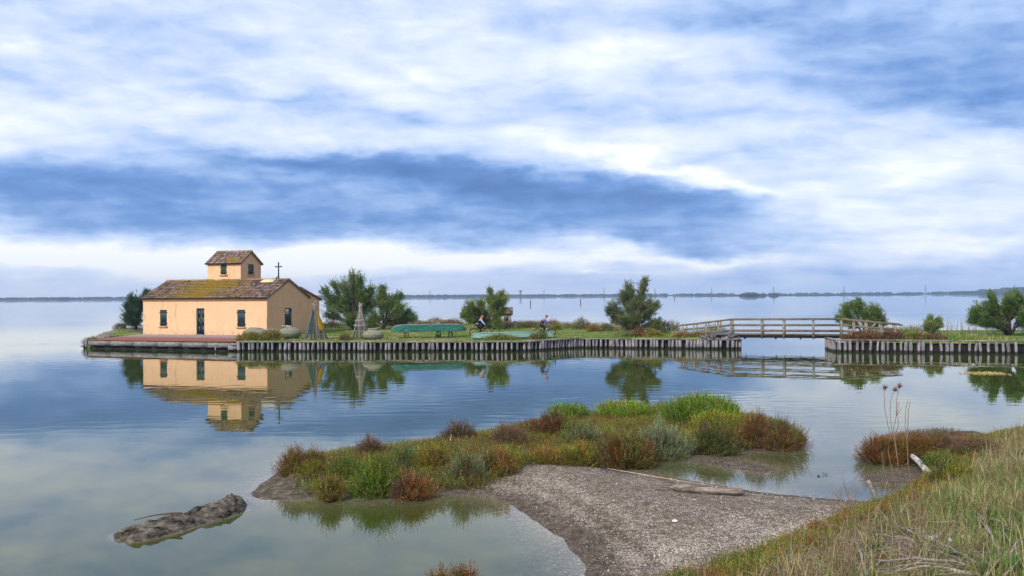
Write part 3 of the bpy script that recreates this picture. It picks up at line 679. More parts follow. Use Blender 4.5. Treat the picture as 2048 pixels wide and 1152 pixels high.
m = MB(); a0, a1, b0, b1 = gw[0]; wbox(m, a0+.16, a0+.16+.46, b1-.50, b1-.10, -.03, -.018, 'g', 0, 0, (.75,.78,.82))
wbox(m, a0+.20, a0+.58, b1-.30, b1-.14, -.018, -.014, 'g', 0, 0, (.75,.62,.10)); wbox(m, a0+.36, a0+.56, b1-.42, b1-.32, -.018, -.014, 'g', 0, 0, (.08,.32,.55)); wbox(m, a0+.20, a0+.32, b1-.44, b1-.31, -.018, -.014, 'g', 0, 0, (.55,.12,.14))
obj('notice', m, M_PAINT, gwin)

def tiles(m, O, U, L, S, SL, N, mossf, pitch=.21, row=.36):
    """barrel tiles on a slope: O eave corner, U along the eave, S up the slope, N outward"""
    O, U, S, N = (Vector(x) for x in (O, U, S, N)); nc = int(L/pitch); nr = int(math.ceil(SL/row)); pitch = L/nc; row = SL/nr
    V = []; Fs = []; C = []; k = 0
    for c in range(nc):
        for r in range(nr):
            rnd = rng.random(); ms = mossf((c+.5)/nc, (r+.5)/nr); lift = rng.uniform(0, .018); sk = rng.normal(0, .006)
            for e, (t, up, rad) in enumerate(((r*row-.05, .045, .105), ((r+1)*row, .012, .088))):
                for j in range(5):
                    a = math.pi*j/4; V.append(tuple(O + U*((c+.5)*pitch+sk-rad*math.cos(a)) + S*t + N*(up+lift+rad*.62*math.sin(a)))); C.append((rnd, ms, 0))
            for j in range(4): Fs.append((k+j, k+j+1, k+6+j, k+5+j))
            Fs.append((k, k+1, k+2, k+3)); Fs.append((k, k+3, k+4)); k += 10
    m.add(V, Fs, np.array(C))
    # underlying channel tiles
    V = []; C = []
    for a, b in ((0,0),(L,0),(L,SL),(0,SL)): V.append(tuple(O+U*a+S*b+N*.012)); C.append((.18, .25, 0))
    m.add(V, [(0,1,2,3)], np.array(C))
    V = [tuple(O+U*a+S*b-N*d) for d in (.0, .10) for a, b in ((0,0),(L,0),(L,SL),(0,SL))]
    m.add(V, [(3,2,1,0) , (4,5,6,7),(0,1,5,4),(1,2,6,5),(2,3,7,6),(3,0,4,7)], (.2, .1, 0))
def ridge(m, a, b, n, r=.11, ms=.3):
    a = np.array(a); b = np.array(b); 
    for i in range(n):
        p = a+(b-a)*i/n; q = a+(b-a)*(i+1)/n; m.tube([tuple(p-np.array([0,0,r*.5])), tuple(q-np.array([0,0,r*.55]))], [r*1.08, r*.95], 8, (rng.random(), ms, 0))
ov = .22
def gable_roof(base, s_hi, s_lo, w0, w1, ze, zr, mossf, nm='roof'):
    """ridge along the long axis between w0 and w1"""
    m = MB(); wm = (w0+w1)/2; half = (w1-w0)/2; rise = zr-ze; sl = math.hypot(half, rise); S = (np.array([*vH[:2], 0])*half + np.array([0,0,rise]))/sl; N = np.cross(uH, S)
    S2 = (-np.array([*vH[:2], 0])*half + np.array([0,0,rise]))/sl; N2 = np.cross(-uH, S2); L = s_hi-s_lo+2*.14
    O = H(s_hi+.14, w0, ze) - S*ov; tiles(m, O, uH, L, S, sl+ov, N, mossf)
    O2 = H(s_lo-.14, w1, ze) - S2*ov; tiles(m, O2, -uH, L, S2, sl+ov, N2, lambda a, b: .1)
    ridge(m, H(s_hi+.14, wm, zr+.06), H(s_lo-.14, wm, zr+.06), int(L/.42)); return obj(nm, m, M_TILE, base)
def moss_main(a, b): return .50*math.exp(-((a-.47)/.29)**2) + .16*math.exp(-((a-.8)/.12)**2-((b-.4)/.3)**2) - .12*b*(a > .55) - (.25 if a > .88 else 0) - .18*math.exp(-((a-.62)/.12)**2-((b-.2)/.25)**2) + .05
main_roof = gable_roof(house, Lh, 0, 0, Wd, EAV, RZ, moss_main)
# lower roof over the rear aisle
m = MB(); a = H(-.14, Wd+2.15, 3.74); b = H(-.14, 5.1, 4.83); S = (b-a); sl = np.linalg.norm(S); S = S/sl; N = np.cross(-uH, S)
tiles(m, a, -uH, Lh+.3, S, sl, N, lambda a, b: .1); obj('rear_roof', m, M_TILE, house)
# pale new sheet on the roof beside the cross
half = Wd/2; sl = math.hypot(half, RZ-EAV); S = (vH*half+np.array([0,0,RZ-EAV]))/sl; N = np.cross(uH, S)
m = MB(); s_a = ax(552, 3.2)-.1; s_b = s_a+1.25; top = H(0, Wd/2, RZ)
P4 = [top-s_b*uH-S*.82+N*.14, top-s_a*uH-S*.82+N*.14, top-s_a*uH-S*.10+N*.14, top-s_b*uH-S*.10+N*.14]
m.add([tuple(p) for p in P4]+[tuple(p-N*.05) for p in P4], [(0,1,2,3),(7,6,5,4),(0,4,5,1),(1,5,6,2),(2,6,7,3),(3,7,4,0)]); obj('roof_sheet', m, simple('cream_sheet', [(.72,.55,.28), (.80,.66,.38)], 3, .7), house)
# turret
s0, s1 = 8.31, 4.83; w0, w1 = 3.3, 6.4; TE = 7.10; TR = 8.12
m = MB(); TC = H(s0, w0, 0)
tf = (s0-ax(441.5, w0), s0-ax(453.2, w0), 6.02, 6.92); kk = aw(496.7, s1)-w0; tg = (kk, aw(507.7, s1)-w0, 6.02, 6.95)
wall(m, H(s0,w0,0), uH, s0-s1, 4.6, TE, [tf], -vH, .14, LIN_LIT); wall(m, H(s1,w0,0), vH, w1-w0, 4.4, TE, [tg], uH, .14, LIN_SHADE)
m.add([H(s1,w0,TE), H(s1,w1,TE), H(s1,(w0+w1)/2,TR)], [(0,1,2)], LIN_SHADE); m.add([H(s0,w0,TE), H(s0,w1,TE), H(s0,(w0+w1)/2,TR)], [(0,2,1)], LIN_SHADE)
m.add([H(s0,w0,4.4), H(s0,w1,4.4), H(s0,w1,TE), H(s0,w0,TE)], [(3,2,1,0)], LIN_SHADE); m.add([H(s0,w1,4.2), H(s1,w1,4.2), H(s1,w1,TE), H(s0,w1,TE)], [(3,2,1,0)], LIN_SHADE)
tur = obj('turret', m, M_WALL, house)
shutter('f', tf, s0, w0, M_SHUT2, base=tur); shutter('g', tg, s1, w0, M_SHUT2, base=tur)
gable_roof(tur, s0, s1, w0, w1, TE, TR, lambda a, b: .55*math.exp(-((a-.72)/.22)**2-((b-.22)/.25)**2))
# small pitched roof behind the ridge on the turret's left
m = MB()
for sg in (0, 1):
    half = 1.0; zr = 5.72; ze = 5.22; sl = math.hypot(half, zr-ze); base = H(9.25 if not sg else 8.3, 4.6 if not sg else 6.0, ze)
S = np.array([*uH[:2], 0])*.62 + np.array([0,0,.50]); sl = np.linalg.norm(S); S = S/sl; N = np.cross(-vH, S)*-1
N = np.cross(S, vH); N = N if N[2] > 0 else -N
tiles(m, H(9.15, 3.9, 5.30), vH, 2.0, S, sl, N, lambda a, b: .2); m.add([H(9.1,3.9,4.6), H(8.32,3.9,4.6), H(8.32,3.9,5.85), H(8.50,3.9,5.85), H(9.1,3.9,5.32)], [(0,1,2,3,4)], (.2,.1,0)); tiles(m, H(8.53, 5.9, 5.80), -vH, 2.0, np.array([*uH[:2],0]), .22, np.array([0,0,1.]), lambda a, b: .2)
obj('side_roof', m, M_TILE, house)
# cross
sc = ax(557.3, Wd/2); c = H(sc, Wd/2, 0)
m = MB(); zz = RZ+.02
m.box((c[0]-.045, c[1]-.045, RZ), (c[0]+.045, c[1]+.045, 7.02)); m.beam(tuple(c+uH*-.33+np.array([0,0,6.62])), tuple(c+uH*.33+np.array([0,0,6.62])), .08, .095)
m.beam(tuple(c-uH*.40+np.array([0,0,RZ+.03])), tuple(c+np.array([0,0,RZ+.32])), .05, .06); m.box((c[0]-.3, c[1]-.06, RZ+.05), (c[0]+.14, c[1]+.02, RZ+.13))
obj('cross', m, M_IRON, house)
# gutter pipe at the corner
m = MB(); q = H(-.03, -.03, 0); m.tube([(q[0], q[1], .8), (q[0], q[1], 3.66)], .03, 6); obj('downpipe', m, M_SILL, house)

# ------------------------------------------------------------ foliage machinery
def norm(a): return a/np.maximum(np.linalg.norm(a, axis=-1, keepdims=True), 1e-9)
def leaves(mb, C, D, ln, wd, col):
    """thin leaf quads (kite shaped) at C along D"""
    N = len(C); side = norm(np.cross(D, rng.normal(size=(N, 3)))); ln = np.asarray(ln).reshape(-1, 1)*np.ones((N,1)); wd = np.asarray(wd).reshape(-1, 1)*np.ones((N,1))
    P4 = np.stack([C, C+D*ln*.45+side*wd, C+D*ln, C+D*ln*.55-side*wd], 1); mb.quads(P4, col)
def sprigs(mb, B, D, ln, k, leaf, lw, pal, tip=None, curve=.25, stemw=.004, spread=.55):
    """B (N,3) feet, D directions: woody shoots carrying k small leaves each"""
    N = len(B); ln = np.asarray(ln).reshape(-1, 1)*rng.uniform(.65, 1.25, (N, 1)); up = np.array([0, 0, 1.0])
    mid = B + D*ln*.55; end = B + norm(D+up*curve+rng.normal(0, .12, (N, 3)))*ln
    sd = norm(np.cross(D, rng.normal(size=(N, 3))))*stemw
    pal = pal*np.exp(rng.normal(0, .28, (N, 1)))
    mb.quads(np.stack([B-sd, B+sd, mid+sd*.8, mid-sd*.8], 1), pal*.6); mb.quads(np.stack([mid-sd*.8, mid+sd*.8, end+sd*.4, end-sd*.4], 1), pal*.7)
    for i in range(k):
        t = (i+rng.uniform(0, 1, (N, 1)))/k; t = t**.8
        C = np.where(t < .55, B+(mid-B)*t/.55, mid+(end-mid)*(t-.55)/.45); dd = norm(norm(end-B)+rng.normal(0, spread, (N, 3)))
        c = pal.copy()
        if tip is not None: c = c*(1-t**2)+tip*t**2
        leaves(mb, C, dd, leaf*rng.uniform(.6, 1.3, N), lw, c*rng.uniform(.6, 1.5, (N, 1)))
RUST = (.17,.060,.022); OLIVE = (.13,.135,.018); BRIGHT = (.13,.23,.015); YEL = (.21,.19,.018); GREY = (.17,.20,.11); BROWN = (.085,.048,.030); DGREEN = (.045,.075,.025); STRAW = (.36,.28,.14); MAUVE = (.15,.075,.06); ORANGE = (.27,.12,.03); GREEN = (.08,.14,.02); DRED = (.11,.035,.02)
def palette(N, P, cols, seed=0, sc=3.0):
    """mix of colours that changes in patches over space"""
    cols = np.array(cols); n = len(cols); v = fbm(P[:,0]*sc+seed, P[:,1]*sc+P[:,2]*2.0, seed, 3); v = (v-.5)*2.2+.5 + rng.normal(0, .16, N); v = np.clip(v, 0, .9999)*(n-1)
    i = v.astype(int); fr = (v-i)[:, None]; i2 = np.minimum(i+1, n-1); return cols[i]*(1-fr)+cols[i2]*fr
def bush(name, label, cat, c, rx, ry, h, cols, n, ln=.17, leaf=.03, lw=.006, upb=.6, tip=None, k=6, group=None, spread=.55, lump=.35, stemw=.003):
    """round shrub: woody stems from the base plus leafy shoots through its volume"""
    c = np.array(c, float); root = thing(name, label, cat, tuple(c), group); sd = int(rng.integers(1000))
    d = norm(rng.normal(size=(n, 3))); d[:, 2] = np.abs(d[:, 2])*1.0-.10; rad = rng.uniform(.25, 1, (n, 1))**.45
    lum = 1+lump*(fbm(d[:,0]*3.2+sd, d[:,1]*3.2+d[:,2]*2.6, sd, 3)-.52)[:, None]*3
    B = c + d*np.array([rx, ry, h])*rad*lum*.86; B[:, 2] = np.maximum(B[:, 2], c[2]-.03)
    D = norm(d*np.array([1,1,1])+np.array([0,0,upb])+rng.normal(0,.28,(n,3)))
    pal = palette(n, B, cols, sd); mixn = rng.random(n) < .22; pal[mixn] = np.array([OLIVE, GREEN, MAUVE, ORANGE, BROWN, STRAW])[rng.integers(0, 6, mixn.sum())]; m = MB(); sprigs(m, B, D, ln, k, leaf, lw, pal, None if tip is None else np.array(tip), spread=spread, stemw=stemw)
    obj('foliage', m, M_LEAF, root)
    m = MB()
    for i in range(26):
        a = rng.uniform(0, 6.283); e = rng.uniform(.2, .95); q = c+np.array([math.cos(a)*rx*e, math.sin(a)*ry*e, h*math.sqrt(1-e*e)*.9]); b0 = c+np.array([math.cos(a)*rx*.25, math.sin(a)*ry*.25, -.03])
        m.tube([tuple(b0), tuple(b0*.5+q*.5+np.array([math.cos(a)*rx*.1, math.sin(a)*ry*.1, -.02])), tuple(q)], [.009, .006, .003], 4, (.10,.07,.05))
    obj('stems', m, M_TWIG, root); return root

def tree(name, label, base_px, Y, lobes, cols, dens=1.0, leaf=.14, lw=.011, gz=None, stems=3, group=None, cat='tree', bark=1.0, deep=.8):
    """many-stemmed tamarisk; lobes (px, py, r_px) describe the plumes of its crown"""
    s = F/Y; bx = WY(base_px, 650, Y)[0]; gz = isz(bx, Y) if gz is None else gz; base = np.array([bx, Y, gz-.05])
    root = thing(name, label, cat, tuple(base), group); wood = MB(); fol = MB(); AL = []; AD = []; trunks = []
    for i in range(stems): trunks.append(base+np.array([rng.normal(0,.18), rng.normal(0,.18), 0]))
    for (lx, ly, lr) in lobes:
        r = lr/s; yo = rng.normal(0, deep*r); c = WY(lx, ly, Y); c[1] = Y+yo; c = np.array(c); b = trunks[rng.integers(stems)]
        v = c-b; L = np.linalg.norm(v); m1 = b+v*.33+np.array([v[0]*-.12, 0, L*.10])+rng.normal(0,.05,3); m2 = b+v*.66+np.array([v[0]*-.05, 0, L*.06])+rng.normal(0,.06,3)
        limb = [b, m1, m2, c]; R0 = .035+.016*L; wood.tube([tuple(p) for p in limb], [R0, R0*.75, R0*.5, R0*.2], 6, (.07*bark,.05*bark,.04*bark))
        nb = int((30+66*r)*dens)
        for j in range(nb):
            d = norm(rng.normal(size=3)); e = c + d*r*rng.uniform(.30, 1.12)*np.array([1, 1, 1.1]); t = rng.uniform(.30, 1.0)*3; i0 = min(int(t), 2); st = limb[i0]*(1-(t-i0))+limb[i0+1]*(t-i0)
            md = st*.5+e*.5+norm(e-st)*0+np.array([0,0,-.05*np.linalg.norm(e-st)])+rng.normal(0,.03,3)
            wood.tube([tuple(st), tuple(md), tuple(e)], [.014, .009, .004], 3, (.08*bark,.06*bark,.045*bark), cap=False)
            q = 14; tt = rng.uniform(.25, 1.08, q)[:, None]; a1 = st+(md-st)*np.minimum(tt*2, 1)+(e-md)*np.maximum(tt*2-1, 0)
            out = norm(e-base); AL.append(a1+rng.normal(0,.06,(q,3))); AD.append(norm(norm(e-st)*.8+out*.5+np.array([0,0,.35])+rng.normal(0,.38,(q,3))))
    AL = np.concatenate(AL); AD = np.concatenate(AD); N = len(AL); pal = palette(N, AL, cols, int(rng.integers(500)), .9)
    for i in range(5):
        t = rng.uniform(0, .16, (N,1)); leaves(fol, AL+AD*t, norm(AD+rng.normal(0,.33,(N,3))), leaf*rng.uniform(.7,1.5,N), lw, pal*rng.uniform(.7,1.35,(N,1)))
    obj('trunk', wood, M_TWIG, root); obj('crown', fol, M_LEAF, root); return root

TAM = [(.045,.085,.030), (.085,.145,.036), (.15,.20,.045), (.13,.15,.05)]
TAMW = [(.10,.12,.035), (.15,.19,.045), (.20,.23,.06), (.08,.12,.035)]
tree('tamarisk_tree', 'dark dense tamarisk half hidden behind the left end of the house', 272, 84, [(252,612,11),(262,600,12),(270,628,20),(252,640,13),(285,606,14),(290,587,9),(280,640,18),(297,592,8),(255,625,12)], [(.022,.045,.03),(.04,.075,.035),(.06,.09,.03)], 1.4)
tree('tamarisk_tree', 'largest tamarisk with a tall feathery crown behind the narrower pole cone', 706, 84, [(650,582,10),(657,605,13),(662,628,15),(688,570,16),(694,596,18),(707,553,11),(712,578,18),(722,560,12),(730,585,19),(738,606,18),(715,605,18),(690,622,17),(745,580,10),(724,630,17),(672,600,12),(760,600,12),(700,640,16),(668,570,8)], TAM, .95)
tree('tamarisk_tree', 'low spreading tamarisk joined to the right side of the largest one', 768, 83, [(762,588,13),(768,612,17),(752,635,17),(782,600,14),(798,592,10),(800,615,16),(785,635,17),(815,628,13),(826,638,9),(765,578,8),(805,642,13),(740,645,12)], TAM, .95)
tree('tamarisk_tree', 'rounded olive green tamarisk behind the rear cyclist', 962, 84, [(932,622,10),(942,610,12),(940,636,12),(955,620,14),(962,606,10),(970,628,14),(955,642,12),(930,632,8),(975,645,12)], TAMW, .85)
tree('tamarisk_tree', 'slim upright tamarisk in front of the small brick hut', 993, 82, [(981,582,7),(990,596,10),(1003,588,8),(1000,604,11),(1012,598,8),(984,612,11),(1006,620,9),(992,628,11),(996,645,10),(978,600,7)], TAMW, .7)
tree('tamarisk_tree', 'sparse two-plumed tamarisk with fanned bare stems, alone between the front cyclist and the bridge', 1268, 71, [(1256,574,13),(1263,590,13),(1288,572,10),(1286,590,13),(1248,600,13),(1225,612,13),(1218,622,10),(1238,625,14),(1258,618,14),(1280,612,13),(1300,606,11),(1312,611,8),(1303,627,12),(1285,635,13),(1255,642,13),(1228,638,9),(1318,645,7),(1305,648,9),(1270,605,14),(1295,622,14),(1242,642,12),(1270,632,14),(1290,562,7),(1246,588,9)], [(.07,.09,.04),(.11,.145,.05),(.15,.18,.06),(.11,.10,.06)], .62, leaf=.14, lw=.011, bark=1.6)
tree('tamarisk_tree', 'round tamarisk rising behind the right ramp of the footbridge', 1728, 70, [(1706,612,11),(1718,606,10),(1728,622,14),(1700,628,13),(1745,618,11),(1757,630,12),(1735,640,13),(1710,645,13),(1682,638,8),(1768,645,9),(1694,616,8)], TAM, .8)
tree('tamarisk_bush', 'smallest tamarisk, a wispy two-part bush on the right bank', 1862, 66, [(1856,646,8),(1862,640,7),(1852,654,8),(1864,654,9),(1880,650,6),(1877,642,4)], TAMW, .6, cat='bush', leaf=.13, stems=2)
tree('tamarisk_tree', 'broad dense tamarisk cut off by the right edge of the picture', 2020, 65, [(1960,620,14),(1975,606,12),(1990,625,18),(1965,640,15),(2005,600,15),(2020,618,20),(2030,592,10),(2045,605,18),(2040,635,20),(2000,645,17),(1948,630,8),(2065,615,20),(2075,640,20),(1945,642,7),(1985,592,7)], TAM, 1.0)

# ------------------------------------------------------------ low shrubs along the island's banks
def ishrub(px, py, Y, wpx, hpx, label, cols, n=500, name='bank_shrub', **kw):
    q = WY(px, py, Y); s = F/Y; z = max(isz(q[0], Y), .3)
    return bush(name, label, 'shrub', (q[0], Y, z-.04), wpx/2/s*1.2, wpx/2/s*.85, hpx/s*1.1, cols, int(n*1.5), kw.pop('ln', .22), kw.pop('leaf', .07), kw.pop('lw', .014), k=5, stemw=.006, **kw)
ishrub(184, 675, 71.5, 34, 12, 'reddish tuft hanging over the left end of the quay', [MAUVE, BROWN, OLIVE], 420)
ishrub(241, 663, 85, 26, 13, 'dark twiggy shrub beside the dark tamarisk left of the house', [BROWN, DRED, DGREEN], 320)
ishrub(664, 655, 88, 46, 17, 'dark brown shrub at the foot of the largest tamarisk', [BROWN, DGREEN, BROWN], 500)
ishrub(722, 657, 87, 60, 15, 'dark low shrub in the gap behind the second pole cone', [BROWN, DGREEN, MAUVE], 500)
ishrub(842, 655, 91, 32, 11, 'yellow green shrub behind the middle of the upturned boat', [GREEN, OLIVE, YEL], 420)
ishrub(872, 652, 93, 44, 13, 'pinkish brown shrub on the shore behind the upturned boat', [MAUVE, STRAW, OLIVE], 480)
ishrub(905, 654, 92, 46, 13, 'straw and rust coloured shrub left of the rear cyclist', [STRAW, MAUVE, BROWN], 480)
ishrub(1000, 657, 85, 60, 18, 'dark reddish scrub under the slim tamarisk', [BROWN, MAUVE, DGREEN], 600)
ishrub(1060, 658, 86, 70, 15, 'mixed olive scrub between the hut and the front cyclist', [OLIVE, MAUVE, GREEN, BROWN], 650)
ishrub(1105, 655, 86, 30, 14, 'small rusty shrub just ahead of the front cyclist', [MAUVE, ORANGE, OLIVE], 340)
ishrub(1113, 664, 80, 22, 14, 'bright yellow green bush by the front bicycle wheel', [YEL, GREEN], 300)
ishrub(1163, 664, 82, 34, 26, 'tall grey green shrub with rusty tips on the rocky berm', [GREY, OLIVE, MAUVE], 480)
ishrub(1188, 669, 76, 28, 14, 'orange brown shrub left of the sparse tamarisk', [ORANGE, OLIVE, YEL], 380)
ishrub(1215, 668, 77, 40, 15, 'grey green shrub under the left side of the sparse tamarisk', [GREY, DGREEN, OLIVE], 450)
ishrub(1268, 668, 70.3, 64, 18, 'brown twiggy undergrowth around the stems of the sparse tamarisk', [BROWN, MAUVE, OLIVE], 700)
ishrub(1330, 670, 74, 60, 19, 'dark green shrub right of the sparse tamarisk', [DGREEN, OLIVE, MAUVE], 650)
ishrub(1258, 678, 67.6, 36, 10, 'low olive shrub on the edge beneath the sparse tamarisk', [OLIVE, GREY, GREEN], 400)
ishrub(1275, 676, 67.5, 22, 12, 'low rust red shrub on the edge beneath the sparse tamarisk', [DRED, ORANGE, BROWN], 320)
ishrub(1307, 676, 67.5, 38, 14, 'golden yellow shrub spilling to the piled edge', [ORANGE, YEL, OLIVE], 480)
ishrub(1362, 677, 66.2, 44, 10, 'orange brown low shrub at the foot of the left bridge ramp', [ORANGE, RUST, STRAW], 480)
ishrub(1395, 677, 66.2, 44, 8, 'straw coloured low shrub under the left bridge railing', [STRAW, ORANGE, OLIVE], 420)
ishrub(1425, 664, 74, 62, 26, 'leafy green bush seen through the left bridge railing', [GREEN, YEL, OLIVE], 800)
ishrub(1725, 677, 59.9, 84, 20, 'large rust brown shrub in front of the right bridge ramp', [DRED, BROWN, RUST], 1200)
ishrub(1780, 677, 60.2, 60, 18, 'dark rusty shrub at the lower end of the bridge', [BROWN, DRED, MAUVE], 800)
ishrub(1826, 676, 60.8, 40, 13, 'dull green shrub between two rusty ones on the right bank', [OLIVE, BROWN], 420)
ishrub(1865, 678, 59.8, 50, 12, 'flat red brown shrub below the smallest tamarisk', [DRED, MAUVE, BROWN], 520)
ishrub(500, 684, 66.4, 50, 15, 'yellow olive shrub overhanging the piles beneath the open basket', [OLIVE, YEL, ORANGE], 750)
ishrub(543, 683, 66.5, 46, 20, 'feathery olive shrub between the two round fish baskets', [OLIVE, YEL, BROWN], 650)
ishrub(690, 682, 65.4, 22, 13, 'wind-bent brown grass clump left of the second pole cone', [MAUVE, OLIVE, STRAW], 280)
ishrub(1000, 681, 64.3, 60, 10, 'low green tuft in front of the pale green boat', [GREEN, OLIVE, YEL], 500)
ishrub(1075, 680, 65.0, 36, 12, 'brown grass clump in front of the pale boat near its right end', [MAUVE, OLIVE, GREEN], 400)
ishrub(1085, 679, 65.4, 14, 18, 'tall dark green tuft over the pale boat', [DGREEN, GREEN], 260)

# grass on the island and the right bank
def scatter_blades(m, pts, z, ln, w, cols, seed, lean=.35, seg=2):
    N = len(pts); B = np.column_stack([pts, z]); a = rng.uniform(0, 6.283, N); side = np.stack([np.cos(a), np.sin(a), 0*a], 1); dr = np.stack([-np.sin(a), np.cos(a), 0*a], 1)
    ln = ln*rng.uniform(.5, 1.4, N); l = rng.uniform(0, lean, N)[:, None]*np.sign(rng.normal(size=(N,1))); pal = palette(N, B, cols, seed, .5)*rng.uniform(.7, 1.35, (N,1)); P0 = B; w0 = w
    for i in range(seg):
        t = (i+1)/seg; P1 = B + dr*l*ln[:, None]*t*t*1.6 + np.array([0,0,1])*(ln*t*(1-.35*np.abs(l[:,0])*t))[:, None]; w1 = w*(1-t*.8)
        m.quads(np.stack([P0-side*w0, P0+side*w0, P1+side*w1, P1-side*w1], 1), pal); P0, w0 = P1, w1
m = MB(); pts = np.column_stack([rng.uniform(-40, 34, 60000), rng.uniform(58, 96, 60000)]); dd = np.maximum(sdist(pts, IS), sdist(pts, RS)); sdh = sdist(pts, [tuple(PL0[:2]), tuple(PL1[:2]), tuple(H(-0.2,0,0)[:2]), tuple(H(-.2,8.6,0)[:2]), tuple(H(12.7,8.6,0)[:2]), tuple(H(12.8,0,0)[:2])])
fr = np.interp(pts[:,0], [-45, PL0[0], A0[0], A1[0], A2[0], A3[0], B0[0], B1[0], 60], [80, PL0[1], A0[1], A1[1], A2[1], A3[1], B0[1], B1[1], 52])
edge = pts[:,1]-fr; prob = np.where(pts[:,0] > 17, .9, .35+.65*np.exp(-edge/1.2)+.5*np.exp(-((dd-2.5)/1.5)**2)); okp = (dd > .35) & (sdh < -.1) & (rng.random(len(pts)) < prob) & (edge > .2)
pts = pts[okp]; zz = island_z(pts, dd[okp]); bigg = np.where(pts[:,0] > 19, .34, .13+.12*np.exp(-(edge[okp])/.8))
scatter_blades(m, pts, zz-.02, bigg, .022, [GREEN, (.10,.17,.02), OLIVE, STRAW, (.30,.24,.12)], 4, .5)
tag(obj('grass', m, M_GRASS), kind='stuff')
m = MB(); px_ = rng.uniform(1890, 2090, 160)
for x in px_:
    q = WY(x, 660, rng.uniform(66, 73)); z = .8; l = rng.uniform(.5, 1.3); a = rng.normal(0, .12, 2); m.tube([(q[0], q[1], z), (q[0]+a[0], q[1]+a[1], z+l)], [.012, .004], 3, (.20,.16,.09), cap=False)
tag(obj('dry_reeds', m, M_TWIG), kind='stuff')

# berm of pale stones behind the path
m = MB()
for i in range(230):
    px = rng.uniform(1110, 1245) if i < 170 else rng.uniform(1020, 1110); r = rng.uniform(.12, .34)
    for _ in range(40):
        Y = rng.uniform(80, 94.5); q = WY(px, 650, Y); dq = sdist(np.array([[q[0], Y]]), IS)[0]
        if .7 < dq < 3.0: break
    z = isz(q[0], Y)
    m.lathe([(r*.4, -r*.4), (r, 0), (r*.8, r*.5), (r*.3, r*.8)], (q[0], Y, z+.05), 6, wob=.18)
tag(obj('stones', m, M_ROCK, None), kind='stuff')
for i, (px, Y) in enumerate([(207, 86), (213, 85.5), (200, 85), (222, 85.8), (195, 84)]):
    q = WY(px, 660, Y); r = (.34, .2, .24, .28, .18)[i]; m = MB(); m.lathe([(r*.5, -r*.5), (r, 0), (r*.85, r*.6), (r*.3, r*.95)], (0,0,0), 7, wob=.2)
    solo('shore_stone', m, M_ROCK, ['largest stone on the shore left of the dark shrub', 'smaller stone just right of the largest shore stone', 'flat stone left of the largest shore stone', 'stone nearest the dark twiggy shrub', 'leftmost shore stone behind the quay end'][i], 'stone', (q[0], Y, isz(q[0], Y)+.08), 'stones on the shore left of the house')

# ------------------------------------------------------------ cones of stacked poles
def cone(label, px, Y, apx, apy, halfw, n, net=None):
    q = WY(px, 680, Y); s = F/Y; z0 = isz(q[0], Y); q[2] = z0; ap = WY(apx, apy, Y); root = thing('pole_cone', label, 'pole stack', tuple(q)); rb = halfw/s
    for i in range(n):
        a = 6.283*i/n+rng.normal(0,.06); rr = rb*rng.uniform(.86, 1.05); b = np.array([q[0]+math.cos(a)*rr, q[1]+math.sin(a)*rr, z0-.03]); t = np.array([ap[0]-math.cos(a)*.13+rng.normal(0,.05), ap[1]-math.sin(a)*.13, ap[2]+rng.uniform(-.25,.22)])
        c = rng.uniform(.45, 1.6); m = MB(); md = (b+t)/2+rng.normal(0,.03,3); r = rng.uniform(.020, .032); m.tube([tuple(b), tuple(md), tuple(t)], [r*1.15, r, r*.8], 6, (.27*c, .235*c, .215*c)); obj('pole', m, M_TWIG, root)
    return root, q, ap, rb
root, q, ap, rb = cone('taller cone of grey poles with yellow and dark nets, beside the house corner', 632, 66.6, 629, 606, 24, 32)
m = MB(); V = []; n = 9
for i in range(n):
    for j in range(9):
        a = -.95+j*.10; t = i/(n-1); tt = .25+.50*t*(1-.02*j); rr = rb*(tt)*1.10+.05+.02*math.sin(j*2+i); V.append((q[0]+(ap[0]-q[0])*(1-tt)+math.cos(a)*rr, q[1]+(ap[1]-q[1])*(1-tt)+math.sin(a)*rr-.1, q[2]+(ap[2]-q[2])*(1-tt)))
m.add(V, [(i*9+j, i*9+j+1, (i+1)*9+j+1, (i+1)*9+j) for i in range(n-1) for j in range(8)]); solo('yellow_net', m, M_NETY, 'ochre yellow net hung on the right side of the taller pole cone', 'net')
bpy.data.objects['yellow_net'].data.transform(Matrix.Identity(4))
m = MB(); V = []
for i in range(n):
    for j in range(7):
        a = -2.15+j*.075; t = i/(n-1); tt = .15+.68*t; rr = rb*tt*1.06+.035+.02*math.sin(j*2.3+i*1.7); V.append((q[0]+(ap[0]-q[0])*(1-tt)+math.cos(a)*rr, q[1]+(ap[1]-q[1])*(1-tt)+math.sin(a)*rr, q[2]+(ap[2]-q[2])*(1-tt)))
m.add(V, [(i*7+j, i*7+j+1, (i+1)*7+j+1, (i+1)*7+j) for i in range(n-1) for j in range(6)]); solo('dark_net', m, M_NETD, 'dark teal net hanging down the front of the taller pole cone', 'net')
root, q, ap, rb = cone('narrower cone of grey poles bound with rope, in front of the largest tamarisk', 723, 67.2, 721, 609, 20, 24)
m = MB()
for f_, dz_ in ((.48, 0), (.66, .05)):
    z = q[2]+(ap[2]-q[2])*f_*.82; rr = rb*(1-f_*.82)*1.08+.06; c = q+(ap-q)*f_*.82; m.tube([(c[0]+math.cos(a)*rr, c[1]+math.sin(a)*rr, z+.04*math.sin(a*2+f_*5)+.02*math.sin(5*a)) for a in np.linspace(0, 6.283, 22)], .02, 5, (.42,.38,.34))
obj('rope', m, M_TWIG, root)

